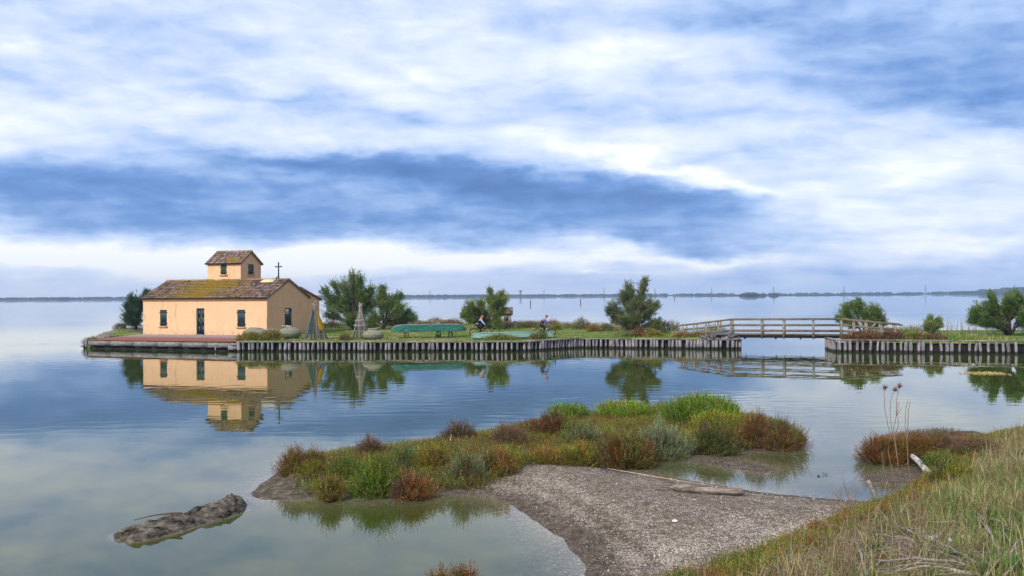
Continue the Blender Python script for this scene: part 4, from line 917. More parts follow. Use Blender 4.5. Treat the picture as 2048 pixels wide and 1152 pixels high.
# ------------------------------------------------------------ round wicker fish baskets
def basket(label, px, Y, R0, prof, rim=None, tilt=0.0, wood=M_WICK):
    q = WY(px, 675, Y); q[2] = isz(q[0], Y)-.03; root = thing('fish_basket', label, 'basket', tuple(q)); m = MB(); n = 28; M = Matrix.Rotation(tilt, 3, 'Y')
    pr = []
    for i in range(len(prof)-1):
        for k in range(5):
            t = k/5; pr.append((prof[i][0]*(1-t)+prof[i+1][0]*t+(.008 if k % 2 else 0), prof[i][1]*(1-t)+prof[i+1][1]*t))
    pr.append(prof[-1]); m.lathe(pr, tuple(q), n, M=M); obj('body', m, wood, root, True)
    m = MB()
    for j in range(20):
        a = 6.283*j/20; m.tube([tuple(Vector(q)+M @ Vector(((r+.006)*math.cos(a), (r+.006)*math.sin(a), z))) for r, z in prof], .010, 4)
    obj('ribs', m, wood, root); m = MB(); r, z = prof[-1]
    m.tube([tuple(Vector(q)+M @ Vector((r*math.cos(a), r*math.sin(a), z))) for a in np.linspace(0, 6.283, 25)], .04, 6); obj('rim', m, rim or wood, root, True)
    return root, q
M_RIMO = simple('tan_rim', [(.30,.17,.08), (.46,.30,.16)], 4, .9)
b1_, q1 = basket('open-topped grey basket with a tan rim near the right end of the quay', 511, 68.3, 1, [(.45,.0),(.85,.2),(.98,.42),(.92,.58),(.62,.74),(.50,.82)], M_RIMO, .06)
b2_, q2 = basket('closed round pale basket under the gable window', 580, 68.0, 1, [(.45,.02),(.78,.22),(.88,.45),(.80,.66),(.55,.84),(.22,.95)], None, .0)
b3_, q3 = basket('pale basket with a flat collar beside the narrower pole cone', 746, 66.2, 1, [(.5,.0),(.76,.2),(.82,.4),(.72,.58),(.42,.72),(.36,.82)], None, .03)
m = MB(); m.tube([(q3[0]+.38*math.cos(a), q3[1]+.38*math.sin(a), q3[2]+.84) for a in np.linspace(0, 6.283, 20)], .035, 6); obj('lid', m, M_WICK, b3_, True)
m = MB(); a = WY(503, 658.5, 68.0); b = WY(571, 658.5, 67.9); m.tube([tuple(a), tuple((a+b)/2+np.array([0,0,-.01])), tuple(b)], [.035,.035,.03], 7, (.40,.36,.36)); solo('long_pole', m, M_TWIG, 'long grey pole resting across the first two fish baskets', 'pole', tuple(a)) 
m = MB()
for i in range(8): a = rng.uniform(0, 6.28); m.lathe([(.05,-.04),(.09,0),(.05,.05)], (q2[0]-.28+rng.normal(0,.15), q2[1]-.1+rng.normal(0,.06), q2[2]+.98+rng.uniform(0,.06)), 7, (.55,.5,.47), .1)
solo('net_floats', m, M_PAINT, 'small heap of pale net floats on top of the closed basket', 'net floats', (q2[0]-.28, q2[1], q2[2]+.95))

# ------------------------------------------------------------ boats
def hull(m, a, b, wid, hgt, zb, upside=True, n=22, sq=.0, bow=.18, colr=(.5,.5,.5), sheer=.12):
    """flat-bottomed punt from a to b; upside down when upside"""
    a = np.array(a); b = np.array(b); d = (b-a); L = np.linalg.norm(d); d = d/L; sd = np.array([-d[1], d[0], 0]); V = []
    for i in range(n+1):
        t = i/n; e = min(t/bow, 1, (1-t)/bow); tap = .30+.70*math.sin(e*math.pi/2); w = wid/2*tap; rise = sheer*(1-math.sin(e*math.pi/2)); c = a+(b-a)*t
        sag = .03*math.sin(t*math.pi)
        if upside: prof = [(-w, 0+rise*.2), (-w*.80, hgt-rise-.02), (0, hgt-rise+.02), (w*.80, hgt-rise-.02), (w, rise*.2)]
        else: prof = [(-w, hgt+rise*.5), (-w*.72, rise), (0, rise-.02), (w*.72, rise), (w, hgt+rise*.5)]
        for x, z in prof: V.append(c+sd*x+np.array([0,0,zb+z+sag]))
    Fc = [(i*5+j, i*5+j+1, (i+1)*5+j+1, (i+1)*5+j) for i in range(n) for j in range(4)]+[(4,3,2,1,0), tuple(n*5+j for j in range(5))]
    m.add([tuple(v) for v in V], Fc, colr); return V
a = WY(782, 672, 67.8); b = WY(932, 668, 69.0); z1b = .80+.42
root = thing('upturned_boat', 'dark green flat-bottomed boat lying upside down on low trestles', 'boat', (a[0], a[1], .8))
m = MB(); V = hull(m, (a[0], a[1], 0), (b[0], b[1], 0), 1.35, .52, z1b, bow=.10, sheer=.34); me = m.mesh('hull', ROOT[root.name]); me.materials.append(M_BOAT); o = obj('hull', me, M_BOAT, root)
m = MB(); n = 22; d_ = np.array([0,0,.012])
VV = [V[i*5+j]+d_ for i in range(n+1) for j in (1,2,3)]; m.add([tuple(v) for v in VV], [(i*3+j, i*3+j+1, (i+1)*3+j+1, (i+1)*3+j) for i in range(n) for j in range(2)]); obj('bottom_planks', m, M_KEEL, root)
m = MB()
for j in (0, 4):
    m.tube([tuple(V[i*5+j]+np.array([0,0,.02])) for i in range(n+1)], .035, 4)
obj('gunwale', m, M_BOAT, root)
for k, tt in enumerate((.20, .63, .79)):
    c = a+(b-a)*tt; g = isz(c[0], c[1]); m = MB(); col_ = (.16,.12,.10)
    for s_ in (-.45, .45):
        for dx_ in (-.10, .10): m.tube([(c[0]+dx_*1.6, c[1]+s_, g-.03), (c[0]+dx_*.9, c[1]+s_, z1b+.02)], .03, 5, col_)
    m.beam((c[0], c[1]-.6, z1b+.0), (c[0], c[1]+.6, z1b+.0), .09, .07, col_)
    m.beam((c[0]-.1, c[1]-.45, g+.2), (c[0]+.1, c[1]-.45, g+.2), .04, .04, col_)
    if k == 1: m.box((c[0]-.22, c[1]-.45, g-.02), (c[0]+.2, c[1]-.1, g+.22), (.02,.02,.02))
    solo('trestle', m, M_TWIG, ['wooden trestle under the left end of the upturned boat', 'dark trestle with a black block near the boat middle', 'wooden trestle under the right end of the upturned boat'][k], 'trestle', (c[0], c[1], g), 'trestles under the upturned boat')
a = WY(943, 680, 65.4); b = WY(1110, 680, 66.6)
m = MB(); V = hull(m, (a[0], a[1], 0), (b[0], b[1], 0), 1.1, .40, .80, bow=.07, sheer=.16); root = thing('pale_boat', 'long pale green boat lying upside down in the grass along the pile wall', 'boat', (a[0], a[1], .8)); obj('hull', m, M_BOAT2, root)
m = MB()
for j, dz_ in ((0, .03), (1, -.02)): m.tube([tuple(V[i*5+j]+np.array([0,-.015,dz_])) for i in range(n+1)], .022, 4)
obj('rubbing_strip', m, M_KEEL, root)

# ------------------------------------------------------------ small brick hut behind the slim tamarisk
hc = WY(1003, 650, 90); z0 = isz(hc[0], 90); root = thing('brick_hut', 'small hut of pale blocks with a red tiled roof behind the slim tamarisk', 'hut', (hc[0], 90, z0)); s = F/90
m = MB(); x0 = WY(981, 650, 90)[0]; x1 = WY(1023, 650, 90)[0]; zt = WY(1000, 627, 90)[2]; col_ = (.48,.46,.43); m.box((x0, 89, z0-.1), (x1, 91.6, zt), col_)
m.add([(x1+.003, 89, zt), (x1+.003, 91.6, zt), (x1+.003, 90.3, zt+.5), (x0, 89, zt), (x0, 91.6, zt), (x0, 90.3, zt+.5)], [(0,1,2), (5,4,3), (0,2,5,3), (2,1,4,5)], col_)
obj('wall', m, M_WALL, root); m = MB(); zr = zt+.55; sl = math.hypot(1.45, .62)
S = np.array([0, 1.45, .62])/sl; N = np.cross((1,0,0), S); tiles(m, (x0-.15, 88.82, zt-.04), (1,0,0), x1-x0+.3, S, sl, N, lambda a, b: 0.0); S = np.array([0, -1.45, .62])/sl; N = np.cross((-1,0,0), S); tiles(m, (x1+.15, 91.75, zt-.04), (-1,0,0), x1-x0+.3, S, sl, N, lambda a, b: 0.0)
obj('roof', m, M_TILE, root)
m = MB(); m.box((x0+.25, 88.97, z0), (x0+.95, 88.996, zt-.1)); obj('door', m, M_SHUT2, root); m = MB(); m.box((x1-.75, 88.97, zt-.75), (x1-.3, 88.996, zt-.3)); obj('window', m, M_SHUT, root)

# ------------------------------------------------------------ timber footbridge
nodes = [(1362, 66.4, .78, 1.58), (1461, 64.9, 1.00, 2.08), (1683, 62.4, 1.02, 2.13), (1797, 61.2, .88, 1.74)]
NB = [np.array([*(WY(px, 650, Y)[:2]), 0]) for px, Y, _, _ in nodes]; ZD = [a[2] for a in nodes]; ZR = [a[3] for a in nodes]
bdir = NB[2]-NB[1]; bdir /= np.linalg.norm(bdir); bn = np.array([-bdir[1], bdir[0], 0]); WB = 1.75
def BP(px, off=0.0):             # point along the bridge, deck and rail heights by linear interpolation on x
    k = (px-1024)/F
    for i in range(3):
        a, b = NB[i], NB[i+1]; den = (b-a)[0]-k*(b-a)[1]; t = (k*a[1]-a[0])/den
        if t <= 1.0 or i == 2:
            q = a+(b-a)*t; return q+bn*off, ZD[i]+(ZD[i+1]-ZD[i])*t, ZR[i]+(ZR[i+1]-ZR[i])*t
root = thing('footbridge', 'grey timber footbridge with double railings arching over the channel', 'bridge', (NB[0][0], NB[0][1], 0))
m = MB()
for i in range(3):
    a = NB[i]; b = NB[i+1]; L = np.linalg.norm(b-a); n = int(L/.15)
    for j in range(n):
        p = a+(b-a)*(j+.5)/n; z = ZD[i]+(ZD[i+1]-ZD[i])*(j+.5)/n-.03+rng.normal(0,.003); q = p+bn*WB; m.beam((p[0], p[1], z), (q[0], q[1], z), L/n*.93, .045)
obj('deck', m, M_RAIL, root)
for off in (.12, WB-.12):
    m = MB()
    for i in range(3):
        a = NB[i]+bn*off; b = NB[i+1]+bn*off; ins = .02*(b-a)/np.linalg.norm(b-a); m.beam((a[0]+ins[0], a[1]+ins[1], ZD[i]-.055-.10), (b[0]-ins[0], b[1]-ins[1], ZD[i+1]-.055-.10), .14, .19)
    obj('beam', m, M_DARKW, root)
for off in (-.07, WB+.07):
    near = off < 0; sg = -1 if near else 1
    for i in range(3):
        a = NB[i]+bn*(off); b = NB[i+1]+bn*(off)
        for nm, dzf, hh, ww in (('top_rail', 1.0, .10, .17), ('middle_rail', .60, .10, .05), ('lower_rail', .22, .11, .05)):
            o2 = -sg*.075*0; za = ZD[i]+(ZR[i]-ZD[i])*dzf; zb = ZD[i+1]+(ZR[i+1]-ZD[i+1])*dzf; m = MB()
            ca = a+bn*(0 if nm == 'top_rail' else -sg*.078); cb = b+bn*(0 if nm == 'top_rail' else -sg*.078)
            if nm == 'top_rail': za += 0; zb += 0
            dd_ = (cb-ca)/np.linalg.norm(cb-ca); e0 = .003 if i else -.25; e1 = .003 if i < 2 else -.25
            if nm != 'top_rail': e0 = .003; e1 = .003
            ca = ca+dd_*e0; cb = cb-dd_*e1; m.beam((*ca[:2], za), (*cb[:2], zb), ww, hh); obj(nm, m, M_RAIL, root)
near_px = [1366, 1387.5, 1411.7, 1436, 1461.5, 1523, 1567, 1626, 1682.5, 1707.7, 1732.7, 1762, 1790]
for off in (-.07, WB+.07):
    for k, px in enumerate(near_px):
        p0, zd, zr = BP(px); p = p0+bn*off; m = MB(); w = .065 if k in (4,5,6,7,8) else .055; z0 = zd-.30 if 1461 <= px <= 1683 else .6
        m.beam((p[0], p[1], z0), (p[0], p[1], zr-.052), w*2, w*2*.9); obj('post', m, M_TIMBER, root)
# short cross ties under the deck
for px in (1488, 1550, 1600, 1655):
    p0, zd, zr = BP(px); m = MB(); a = p0+bn*-.05; b = p0+bn*(WB+.05); m.beam((*a[:2], zd-.30), (*b[:2], zd-.30), .10, .08); obj('cross_tie', m, M_DARKW, root)

# ------------------------------------------------------------ bicycles and riders
M_TYRE = simple('black_rubber', [(.012,.012,.013)], 5, .8)
def torus(m, c, Rr, r, n=32, k=6, col=(.5,.5,.5), hub=None):
    m.tube([(c[0]+Rr*math.cos(a), c[1], c[2]+Rr*math.sin(a)) for a in np.linspace(0, 2*math.pi, n+1)], r, k, col, cap=False)
def bicycle(label, loc, col, bottle):
    root = thing('bicycle', label, 'bicycle', loc, 'bicycles on the grass path'); ROOT[root.name] = (0,0,0)
    for x in (-.54, .54):
        w = MB(); torus(w, (x, 0, .345), .318, .027); w = obj('wheel', w, M_TYRE, root)
        m = MB(); torus(m, (x, 0, .345), .287, .010, 28, 4, (.10,.10,.11))
        m.tube([(x, -.04, .345), (x, .04, .345)], .025, 8, (.2,.2,.2)); obj('rim', m, M_GLOSS, w)
        m = MB()
        for j in range(16):
            a = 6.283*j/16; m.tube([(x+.02*math.cos(a+.8), .02*(-1)**j, .345+.02*math.sin(a+.8)), (x+.285*math.cos(a), 0, .345+.285*math.sin(a))], .0022, 3, (.3,.3,.3))
        obj('spokes', m, M_GLOSS, w)
    m = MB(); bb = (-.10, 0, .30); ss = (-.25, 0, .74); ht = (.33, 0, .80); hb = (.37, 0, .66)
    for p, q, r in ((bb, (-.29,0,.86), .017), (ss, ht, .020), (bb, hb, .026), (ht, hb, .026)): m.tube([p, q], r, 8, col)
    for s_ in (-.045, .045): m.tube([(bb[0], s_, bb[2]), (-.54, s_*1.3, .345)], .012, 6, col); m.tube([(ss[0], s_*.6, ss[2]), (-.54, s_*1.3, .345)], .010, 6, col)
    obj('frame', m, M_GLOSS, root); m = MB(); m.tube([(.33,0,.84), (.38,0,.66), (.395,0,.60)], .022, 8, (.02,.02,.02))
    for s_ in (-.055, .055): m.tube([(.39, s_, .62), (.54, s_, .345)], .018, 6, (.02,.02,.02))
    m.tube([(.39,-.07,.62), (.39,.07,.62)], .02, 6, (.02,.02,.02)); obj('fork', m, M_GLOSS, root)
    m = MB(); m.tube([(.325,0,.84), (.39,0,.90)], .018, 7, (.02,.02,.02)); m.tube([(.36,-.33,.90), (.385,-.12,.895), (.39,0,.89), (.385,.12,.895), (.36,.33,.90)], .015, 7, (.02,.02,.02)); obj('handlebar', m, M_GLOSS, root)
    m = MB(); m.tube([(-.41,0,.905), (-.34,0,.915), (-.24,0,.905), (-.13,0,.90)], [.05,.065,.04,.02], 8, (.015,.015,.015), flat=.45); m.tube([(-.285,0,.84), (-.30,0,.905)], .015, 6, (.03,.03,.03)); obj('saddle', m, M_GLOSS, root)
    m = MB(); m.tube([(bb[0]+.09*math.cos(a), -.06, bb[2]+.09*math.sin(a)) for a in np.linspace(0, 6.283, 20)], .008, 4, (.1,.1,.1)); m.tube([(bb[0]-.03, -.08, bb[2]-.165), (bb[0], -.08, bb[2]), (bb[0], .08, bb[2]), (bb[0]+.03, .08, bb[2]+.165)], .013, 6, (.08,.08,.08))
    m.box((bb[0]-.08, -.19, bb[2]-.18), (bb[0]+.02, -.09, bb[2]-.155), (.03,.03,.03)); m.box((bb[0]-.02, .09, bb[2]+.155), (bb[0]+.08, .19, bb[2]+.18), (.03,.03,.03)); obj('crank', m, M_GLOSS, root)
    m = MB(); a = Vector(bb)*.6+Vector(hb)*.4; d = (Vector(hb)-Vector(bb)).normalized(); a = a+Vector((-.05,0,.055)); m.tube([tuple(a), tuple(a+d*.15), tuple(a+d*.18)], [.034,.034,.018], 8, bottle); obj('bottle', m, M_GLOSS, root)
    return root
def skin(name, chains, mt, parent, lvl=1, col=(.5,.5,.5)):
    """chains: lists of (x,y,z,r); chains join where points coincide"""
    V = []; Rr = []; Eg = []; key = {}
    for ch in chains:
        prev = None
        for x, y, z, r in ch:
            k = (round(x,4), round(y,4), round(z,4))
            if k not in key: key[k] = len(V); V.append((x,y,z)); Rr.append(r)
            i = key[k]
            if prev is not None and prev != i: Eg.append((prev, i))
            prev = i
    me = bpy.data.meshes.new(name); me.from_pydata(V, Eg, []); o = bpy.data.objects.new(name, me); COL.objects.link(o)
    md = o.modifiers.new('s', 'SKIN'); md.use_smooth_shade = True
    for i, r in enumerate(Rr): me.skin_vertices[0].data[i].radius = (r, r)
    me.skin_vertices[0].data[0].use_root = True
    if lvl: sb = o.modifiers.new('u', 'SUBSURF'); sb.levels = lvl; sb.render_levels = lvl
    dg = bpy.context.evaluated_depsgraph_get(); m2 = bpy.data.meshes.new_from_object(o.evaluated_get(dg)); bpy.data.objects.remove(o)
    m2.materials.clear(); m2.materials.append(mt)
    ca = m2.color_attributes.get('Col') or m2.color_attributes.new('Col', 'FLOAT_COLOR', 'POINT')
    ca.data.foreach_set('color', np.tile(np.array([*col, 1.0], np.float32), len(m2.vertices)))
    o = bpy.data.objects.new(name, m2); COL.objects.link(o); ROOT[o.name] = (0,0,0); o.parent = parent; return o
SKIN = (.50,.27,.19)
def rider(label, loc, vest, sleeve, shoe, hair=None, scl=1.0):
    root = thing('person', label, 'cyclist', loc); ROOT[root.name] = (0,0,0)
    hip = (-.26, 0, 1.0); ch = []
    spine = [(-.27,0,.985,.115), (-.20,0,1.10,.115), (-.08,0,1.25,.13), (.02,0,1.37,.125), (.07,0,1.43,.06), (.11,0,1.48,.052), (.15,0,1.545,.085), (.165,0,1.60,.08)]
    body = [spine]; slv = []; trs = []
    for s_ in (-1, 1):
        arm = [(.02,0,1.37,.125), (.03, s_*.15, 1.375, .062), (.13, s_*.22, 1.20, .045), (.21, s_*.25, 1.10, .038), (.31, s_*.25, .99, .03), (.35, s_*.25, .935, .026)]
        body.append(arm); slv.append([(x,y,z,r+.014) for x,y,z,r in arm[1:5]])
        hb = (.372, s_*.25, .915, .030); body.append([arm[-1], hb])
        for k in range(4):
            yy = s_*(.225+.018*k); ln = (.030,.036,.034,.026)[k]; body.append([hb, (.39, yy, .925, .009), (.405, yy, .915, .009), (.40, yy, .915-ln, .008), (.378, yy, .885-ln*.3, .007)])
        body.append([hb, (.36, s_*.215, .905, .010), (.36, s_*.205, .885, .009)])
        ft = (-.13, .30-.165) if s_ < 0 else (-.07, .30+.165)
        knee = (.10, s_*.11, .70) if s_ > 0 else (.06, s_*.11, .56)
        leg = [(-.27,0,.985,.115), (-.25, s_*.10, .955, .095), (-.07, s_*.11, (.955+knee[2])/2+.03, .080), (*knee, .056), ((knee[0]+ft[0])/2-.03, s_*.12, (knee[2]+ft[1])/2+.06, .052), (ft[0]-.06, s_*.13, ft[1]+.11, .036), (ft[0]-.05, s_*.14, ft[1]+.05, .036), (ft[0]+.06, s_*.14, ft[1]+.03, .030)]
        body.append(leg); trs.append([(x,y,z,r+.010) for x,y,z,r in leg[1:6]])
        sh = [(ft[0]-.085, s_*.14, ft[1]+.055, .040), (ft[0]-.03, s_*.14, ft[1]+.045, .046), (ft[0]+.04, s_*.14, ft[1]+.035, .042), (ft[0]+.10, s_*.14, ft[1]+.03, .030)]
        skin('shoe', [sh], M_GLOSS, root, 1, shoe)
    skin('body', body, M_PAINT, root, 1, SKIN)
    skin('vest', [[(x,y,z,r+.018) for x,y,z,r in spine[:4]]+[(.06,0,1.42,.075)], [(.02,0,1.37,.143), (.03,-.13,1.375,.075)], [(.02,0,1.37,.143), (.03,.13,1.375,.075)]], M_PAINT, root, 1, vest)
    for c_ in slv: skin('sleeve', [c_], M_PAINT, root, 1, sleeve)
    skin('trousers', [[(-.30,0,.97,.128), (-.25,0,1.03,.128)]]+[[(-.30,0,.97,.128)]+c_ for c_ in trs], M_PAINT, root, 1, (.012,.014,.022))
    m = MB(); hc = Vector((.155, 0, 1.59)); M = Matrix.Rotation(.18, 3, 'Y') @ Matrix.Diagonal((1.25,.92,1)).to_3x3(); m.lathe([(.098,-.005), (.106,.02), (.100,.06), (.07,.10), (.03,.118)], tuple(hc), 18, (.42,.03,.025), M=M); h = obj('helmet', m, M_GLOSS, root, True)
    m = MB()
    for y in (-.045, 0, .045): m.tube([tuple(hc+M @ Vector((x_, y, z_))) for x_, z_ in ((-.09,.045),(-.04,.103),(.02,.112),(.08,.075))], .010, 5, (.02,.02,.02))
    obj('vent', m, M_GLOSS, h); m = MB(); m.tube([tuple(hc+Vector((-.01, s2*.085, -.01))) if s2 else tuple(hc+Vector((.03,0,-.14))) for s2 in (-1,0,1)], .005, 4, (.02,.02,.02)); obj('strap', m, M_GLOSS, h)
    m = MB()
    for y in (-.030, .030): m.lathe([(.008,-.01),(.016,0),(.008,.01)], (.243, y, 1.555), 8, (.015,.015,.02))
    m.tube([(.18,-.08,1.565), (.24,-.03,1.558), (.246,0,1.555), (.24,.03,1.558), (.18,.08,1.565)], .006, 5, (.02,.02,.02)); obj('sunglasses', m, M_GLOSS, root)
    m = MB(); m.tube([(.235,0,1.55), (.262,0,1.522), (.24,0,1.512)], [.010,.016,.010], 6, SKIN); m.tube([(.225,-.022,1.487), (.236,0,1.487), (.225,.022,1.487)], .007, 5, (.38,.13,.11))
    for y in (-.088, .088): m.tube([(.145,y,1.565), (.14,y*1.1,1.55), (.15,y*1.02,1.525)], .012, 5, SKIN)
    obj('face', m, M_PAINT, root, True)
    if hair: m = MB(); m.tube([(.06,0,1.55), (.02,0,1.50), (-.01,0,1.42), (.0,0,1.36)], [.05,.045,.035,.015], 8, hair); obj('hair', m, M_PAINT, root, True)
    m = MB(); m.tube([(-.26+.135*math.cos(a), .135*math.sin(a), 1.035+.01*math.cos(a)) for a in np.linspace(0, 6.283, 16)], .018, 5, vest if hair is None else (.6,.6,.65)); obj('waistband', m, M_PAINT, root, True)
    return root
for (pxc, Y, lb, lr, args) in [
    (961.5, 68.4, 'black mountain bicycle of the rear rider, behind the left end of the pale boat', 'rear cyclist in a black vest, pale blue sleeves and red helmet', ((.015,.015,.035), (.38,.50,.80), (.70,.05,.02), (.50,.36,.14))),
    (1089, 67.2, 'black mountain bicycle of the leading rider, ahead near the shrubs', 'leading cyclist in a dark jacket with bright blue sleeves and a red helmet', ((.020,.020,.03), (.02,.07,.42), (.75,.04,.02), None))]:
    q = WY(pxc, 673, Y); z = isz(q[0], Y); loc = (q[0], Y, z)
    bicycle(lb, loc, (.015,.015,.017), (.75,.42,.10) if Y > 68 else (.7,.72,.75)); rider(lr, loc, args[0], args[1], args[2], args[3])

# ------------------------------------------------------------ the far shore, islets, pylons and channel markers
def land(name, pxs, Y0, Y1, z, mt):
    m = MB(); V = [tuple(WY(px, 600, Y0)[:2])+(-.2,) for px in pxs]; V = [(WY(px, 600, Y0)[0], Y0+rng.normal(0, Y0*.004), -.2) for px in pxs]; V2 = [(x, y+Y0*.003, z) for x, y, _ in V]; V3 = [(WY(px, 600, Y1)[0], Y1, z*1.2) for px in pxs]; n = len(pxs)
    m.add(V+V2+V3, [(i, i+1, n+i+1, n+i) for i in range(n-1)]+[(n+i, n+i+1, 2*n+i+1, 2*n+i) for i in range(n-1)]); o = obj(name, m, mt); return tag(o, kind='structure')
land('far_shore', np.linspace(-500, 2600, 60), 2300, 2600, 1.6, M_FAR)
land('far_shore_plain', np.linspace(1350, 2600, 40), 2050, 2320, .6, M_FAR)
land('islet', np.array([1398,1430,1460,1490,1520,1560,1600,1660,1720,1780,1815,1838]), 1420, 1560, .9, M_FAR)
land('islet', np.array([1985,2005,2040,2080,2150]), 1250, 1330, .8, M_FAR)
def crowns(name, n, pxr, Yr, hr, hf, kind='stuff', w=1.5):
    m = MB()
    for i in range(n):
        px = rng.uniform(*pxr); Y = rng.uniform(*Yr); x = WY(px, 600, Y)[0]; h = rng.uniform(*hr)*hf(px); r = h*rng.uniform(.6, w)
        k = rng.integers(2, 5)
        for j in range(k):
            m.lathe([(r*.5, 0), (r*.62, h*.35), (r*.5, h*.7), (r*.2, h*.95)], (x+rng.normal(0, r*.6), Y, .8), 6, wob=.16)
    o = obj(name, m, M_FAR); tag(o, kind=kind); return o
crowns('distant_trees', 900, (-300, 1250), (2310, 2400), (3.2, 7), lambda p: 1.0 if p < 1000 else .85)
crowns('distant_trees', 420, (1100, 2500), (2310, 2400), (2.5, 6), lambda p: 1.0)
crowns('distant_trees', 260, (1895, 2500), (2200, 2290), (7, 11), lambda p: min(1.5, .45+(p-1895)/120))
def isle_tree(px, Y, wpx, hpx, label):
    q = WY(px, 600, Y); r = wpx*Y/F/2; h = hpx*Y/F; m = MB()
    for j in range(9): a = rng.uniform(-1, 1); hh = h*(1-.45*a*a)*rng.uniform(.8,1); m.lathe([(r*.35, 0), (r*.42, hh*.4), (r*.3, hh*.8), (r*.1, hh)], (a*r*.8, rng.normal(0,r*.3), 0), 7, wob=.15)
    solo('distant_shrub', m, M_FAR, label, 'shrub', (q[0], Y, .5), 'shrubs on the far islet')
isle_tree(1500, 1440, 44, 7.5, 'widest dark shrub mass on the low islet beyond the bridge'); isle_tree(1522, 1440, 18, 5, 'small shrub right of the widest mass on the islet'); isle_tree(1548, 1440, 16, 5.5, 'separate round shrub right of centre on the islet')
def pylon(px, top, label, Y=2250):
    q = WY(px, 585, Y); zt = WY(px, top, Y)[2]; m = MB(); h = zt-1; c = (.18,.18,.19)
    w = h*.12
    for sx, sy in ((-1,-1),(1,-1),(1,1),(-1,1)): m.tube([(sx*w, sy*w, 0), (sx*w*.3, sy*w*.3, h*.6), (0, 0, h)], [.34, .3, .22], 4, c)
    for f_ in (.15, .3, .45, .6):
        r = w*(1-f_*1.15); 
        for sx in (-1, 1): m.tube([(-r*sx, -r, h*f_), (r*sx*.85, -r*.85, h*(f_+.15))], .12, 3, c)
    for f_, l in ((.66, .14), (.78, .17), (.90, .13)): m.tube([(-h*l, 0, h*f_), (h*l, 0, h*f_)], .15, 4, c)
    solo('pylon', m, M_STEEL, label, 'pylon', (q[0], Y, 1), 'power pylons on the far shore')
for px, top, lb in [(860, 579, 'pylon right of the low spreading tamarisk, standing alone'), (1088, 577, 'pylon above the leading cyclist'), (1208, 575, 'pylon just left of the sparse two-plumed tamarisk'), (1310, 575, 'pylon just right of the sparse two-plumed tamarisk'), (1423, 574, 'pylon above the left bridge ramp, left of the islet shrubs'), (1547, 571, 'pylon behind the round shrub of the islet'), (1688, 571, 'pylon above the right end of the level part of the bridge'), (1851, 569, 'pylon above the smallest tamarisk'), (2029, 566, 'rightmost pylon, above the broad tamarisk')]: pylon(px, top, lb)
m = MB(); q = WY(1041, 590, 2250); zt = WY(1041, 580.5, 2250)[2]; m.lathe([(1.6,0),(1.3,zt*.65),(4,zt*.72),(4.6,zt*.95),(2,zt)], (0,0,0), 12, (.2,.2,.2)); solo('water_tower', m, M_STEEL, 'stout water tower on the far shore right of the slim tamarisk', 'tower', (q[0], 2250, .5))
for px, yb, yt, lb in [(1061, 609, 600, 'marker stake in the lagoon right of the hut'), (1161, 605.5, 597, 'marker stake in the lagoon left of the sparse tamarisk'), (1349, 597.5, 593, 'faint small marker stake in the lagoon above the left bridge ramp')]:
    q = W(px, yb); Y = q[1]; zt = WY(px, yt, Y)[2]; m = MB(); m.tube([(0,0,-.5), (.02,0,zt*.5), (.05,0,zt)], [.16*Y/400+.05]*3, 6, (.14,.09,.08)); m.tube([(-.1*Y/300,0,zt*.9), (.12*Y/300,0,zt*.9)], .08, 4, (.14,.09,.08)); solo('channel_marker', m, M_TWIG, lb, 'stake', (q[0], Y, 0), 'marker stakes in the lagoon')
for px, Y, L, lb in [(1126, 1500, 9, 'tiny pale boat on the far water above the leading cyclist'), (1895, 1500, 11, 'tiny low boat on the far water left of the broad tamarisk')]:
    q = WY(px, 592, Y); m = MB(); hull(m, (-L/2,0,0), (L/2,0,0), 2.4, 1.0, 0, upside=False, n=10, bow=.3, sheer=.5, colr=(.4,.35,.35)); root = thing('far_boat', lb, 'boat', (q[0], Y, 0)); ROOT[root.name] = (0,0,0); obj('hull', m, M_PAINT, root); m = MB(); m.box((-1.2,-.8,.9), (.9,.8,2.3), (.45,.42,.42)); obj('cabin', m, M_PAINT, root)

# ------------------------------------------------------------ marsh shrubs of the near islet
def fb(label, px, y0, y1, wpx, cols, n=900, name='marsh_shrub', cat='shrub', depth=.75, **kw):
    """shrub whose foot shows at row y1 and top at row y0"""
    q = W(px, y1, .12); s = F/q[1]; rx = wpx/2/s; ry = rx*depth; Yc = q[1]+ry*.8; q = WY(px, y1, Yc); x = q[0]; g = max(ground(x, Yc), .03)
    top = WY(px, y0, Yc)[2]; h = max(top-g-kw.get('ln', .15)*.55, .10)
    return bush(name, label, cat, (x, Yc, g-.02), rx*1.18, ry*1.2, h*(1.18 if name == 'marsh_shrub' else 1.0), cols, int(n*.95*max(.6, rx*1.8)), **kw)
T1 = dict(ln=.25, leaf=.028, lw=.0062, lump=.5, k=8)
fb('rust tipped olive shrub at the left end of the islet above the mud lip', 608, 893, 958, 96, [RUST, OLIVE, OLIVE, MAUVE], 2300, tip=RUST, **T1)
fb('small yellow green shrub low at the left end of the islet', 627, 932, 962, 34, [YEL, OLIVE], 900, **T1)
fb('small orange tuft hanging to the water right of the mud lip', 660, 948, 992, 27, [ORANGE, OLIVE, ORANGE], 1000, **T1)
fb('tall brown twiggy shrub at the back of the islet, left part', 742, 872, 925, 54, [MAUVE, BROWN, OLIVE], 1500, tip=MAUVE, **T1)
fb('bright green shrub in front, above the widest green reflection', 752, 913, 985, 92, [GREEN, BRIGHT, OLIVE, GREEN], 2500, **T1)
fb('olive shrub between the rust tipped one and the bright green one', 690, 912, 965, 66, [OLIVE, GREEN, YEL], 1700, **T1)
fb('low rusty shrub on the water edge right of the bright green one', 820, 945, 990, 64, [ORANGE, RUST, MAUVE, BROWN], 1700, **T1)
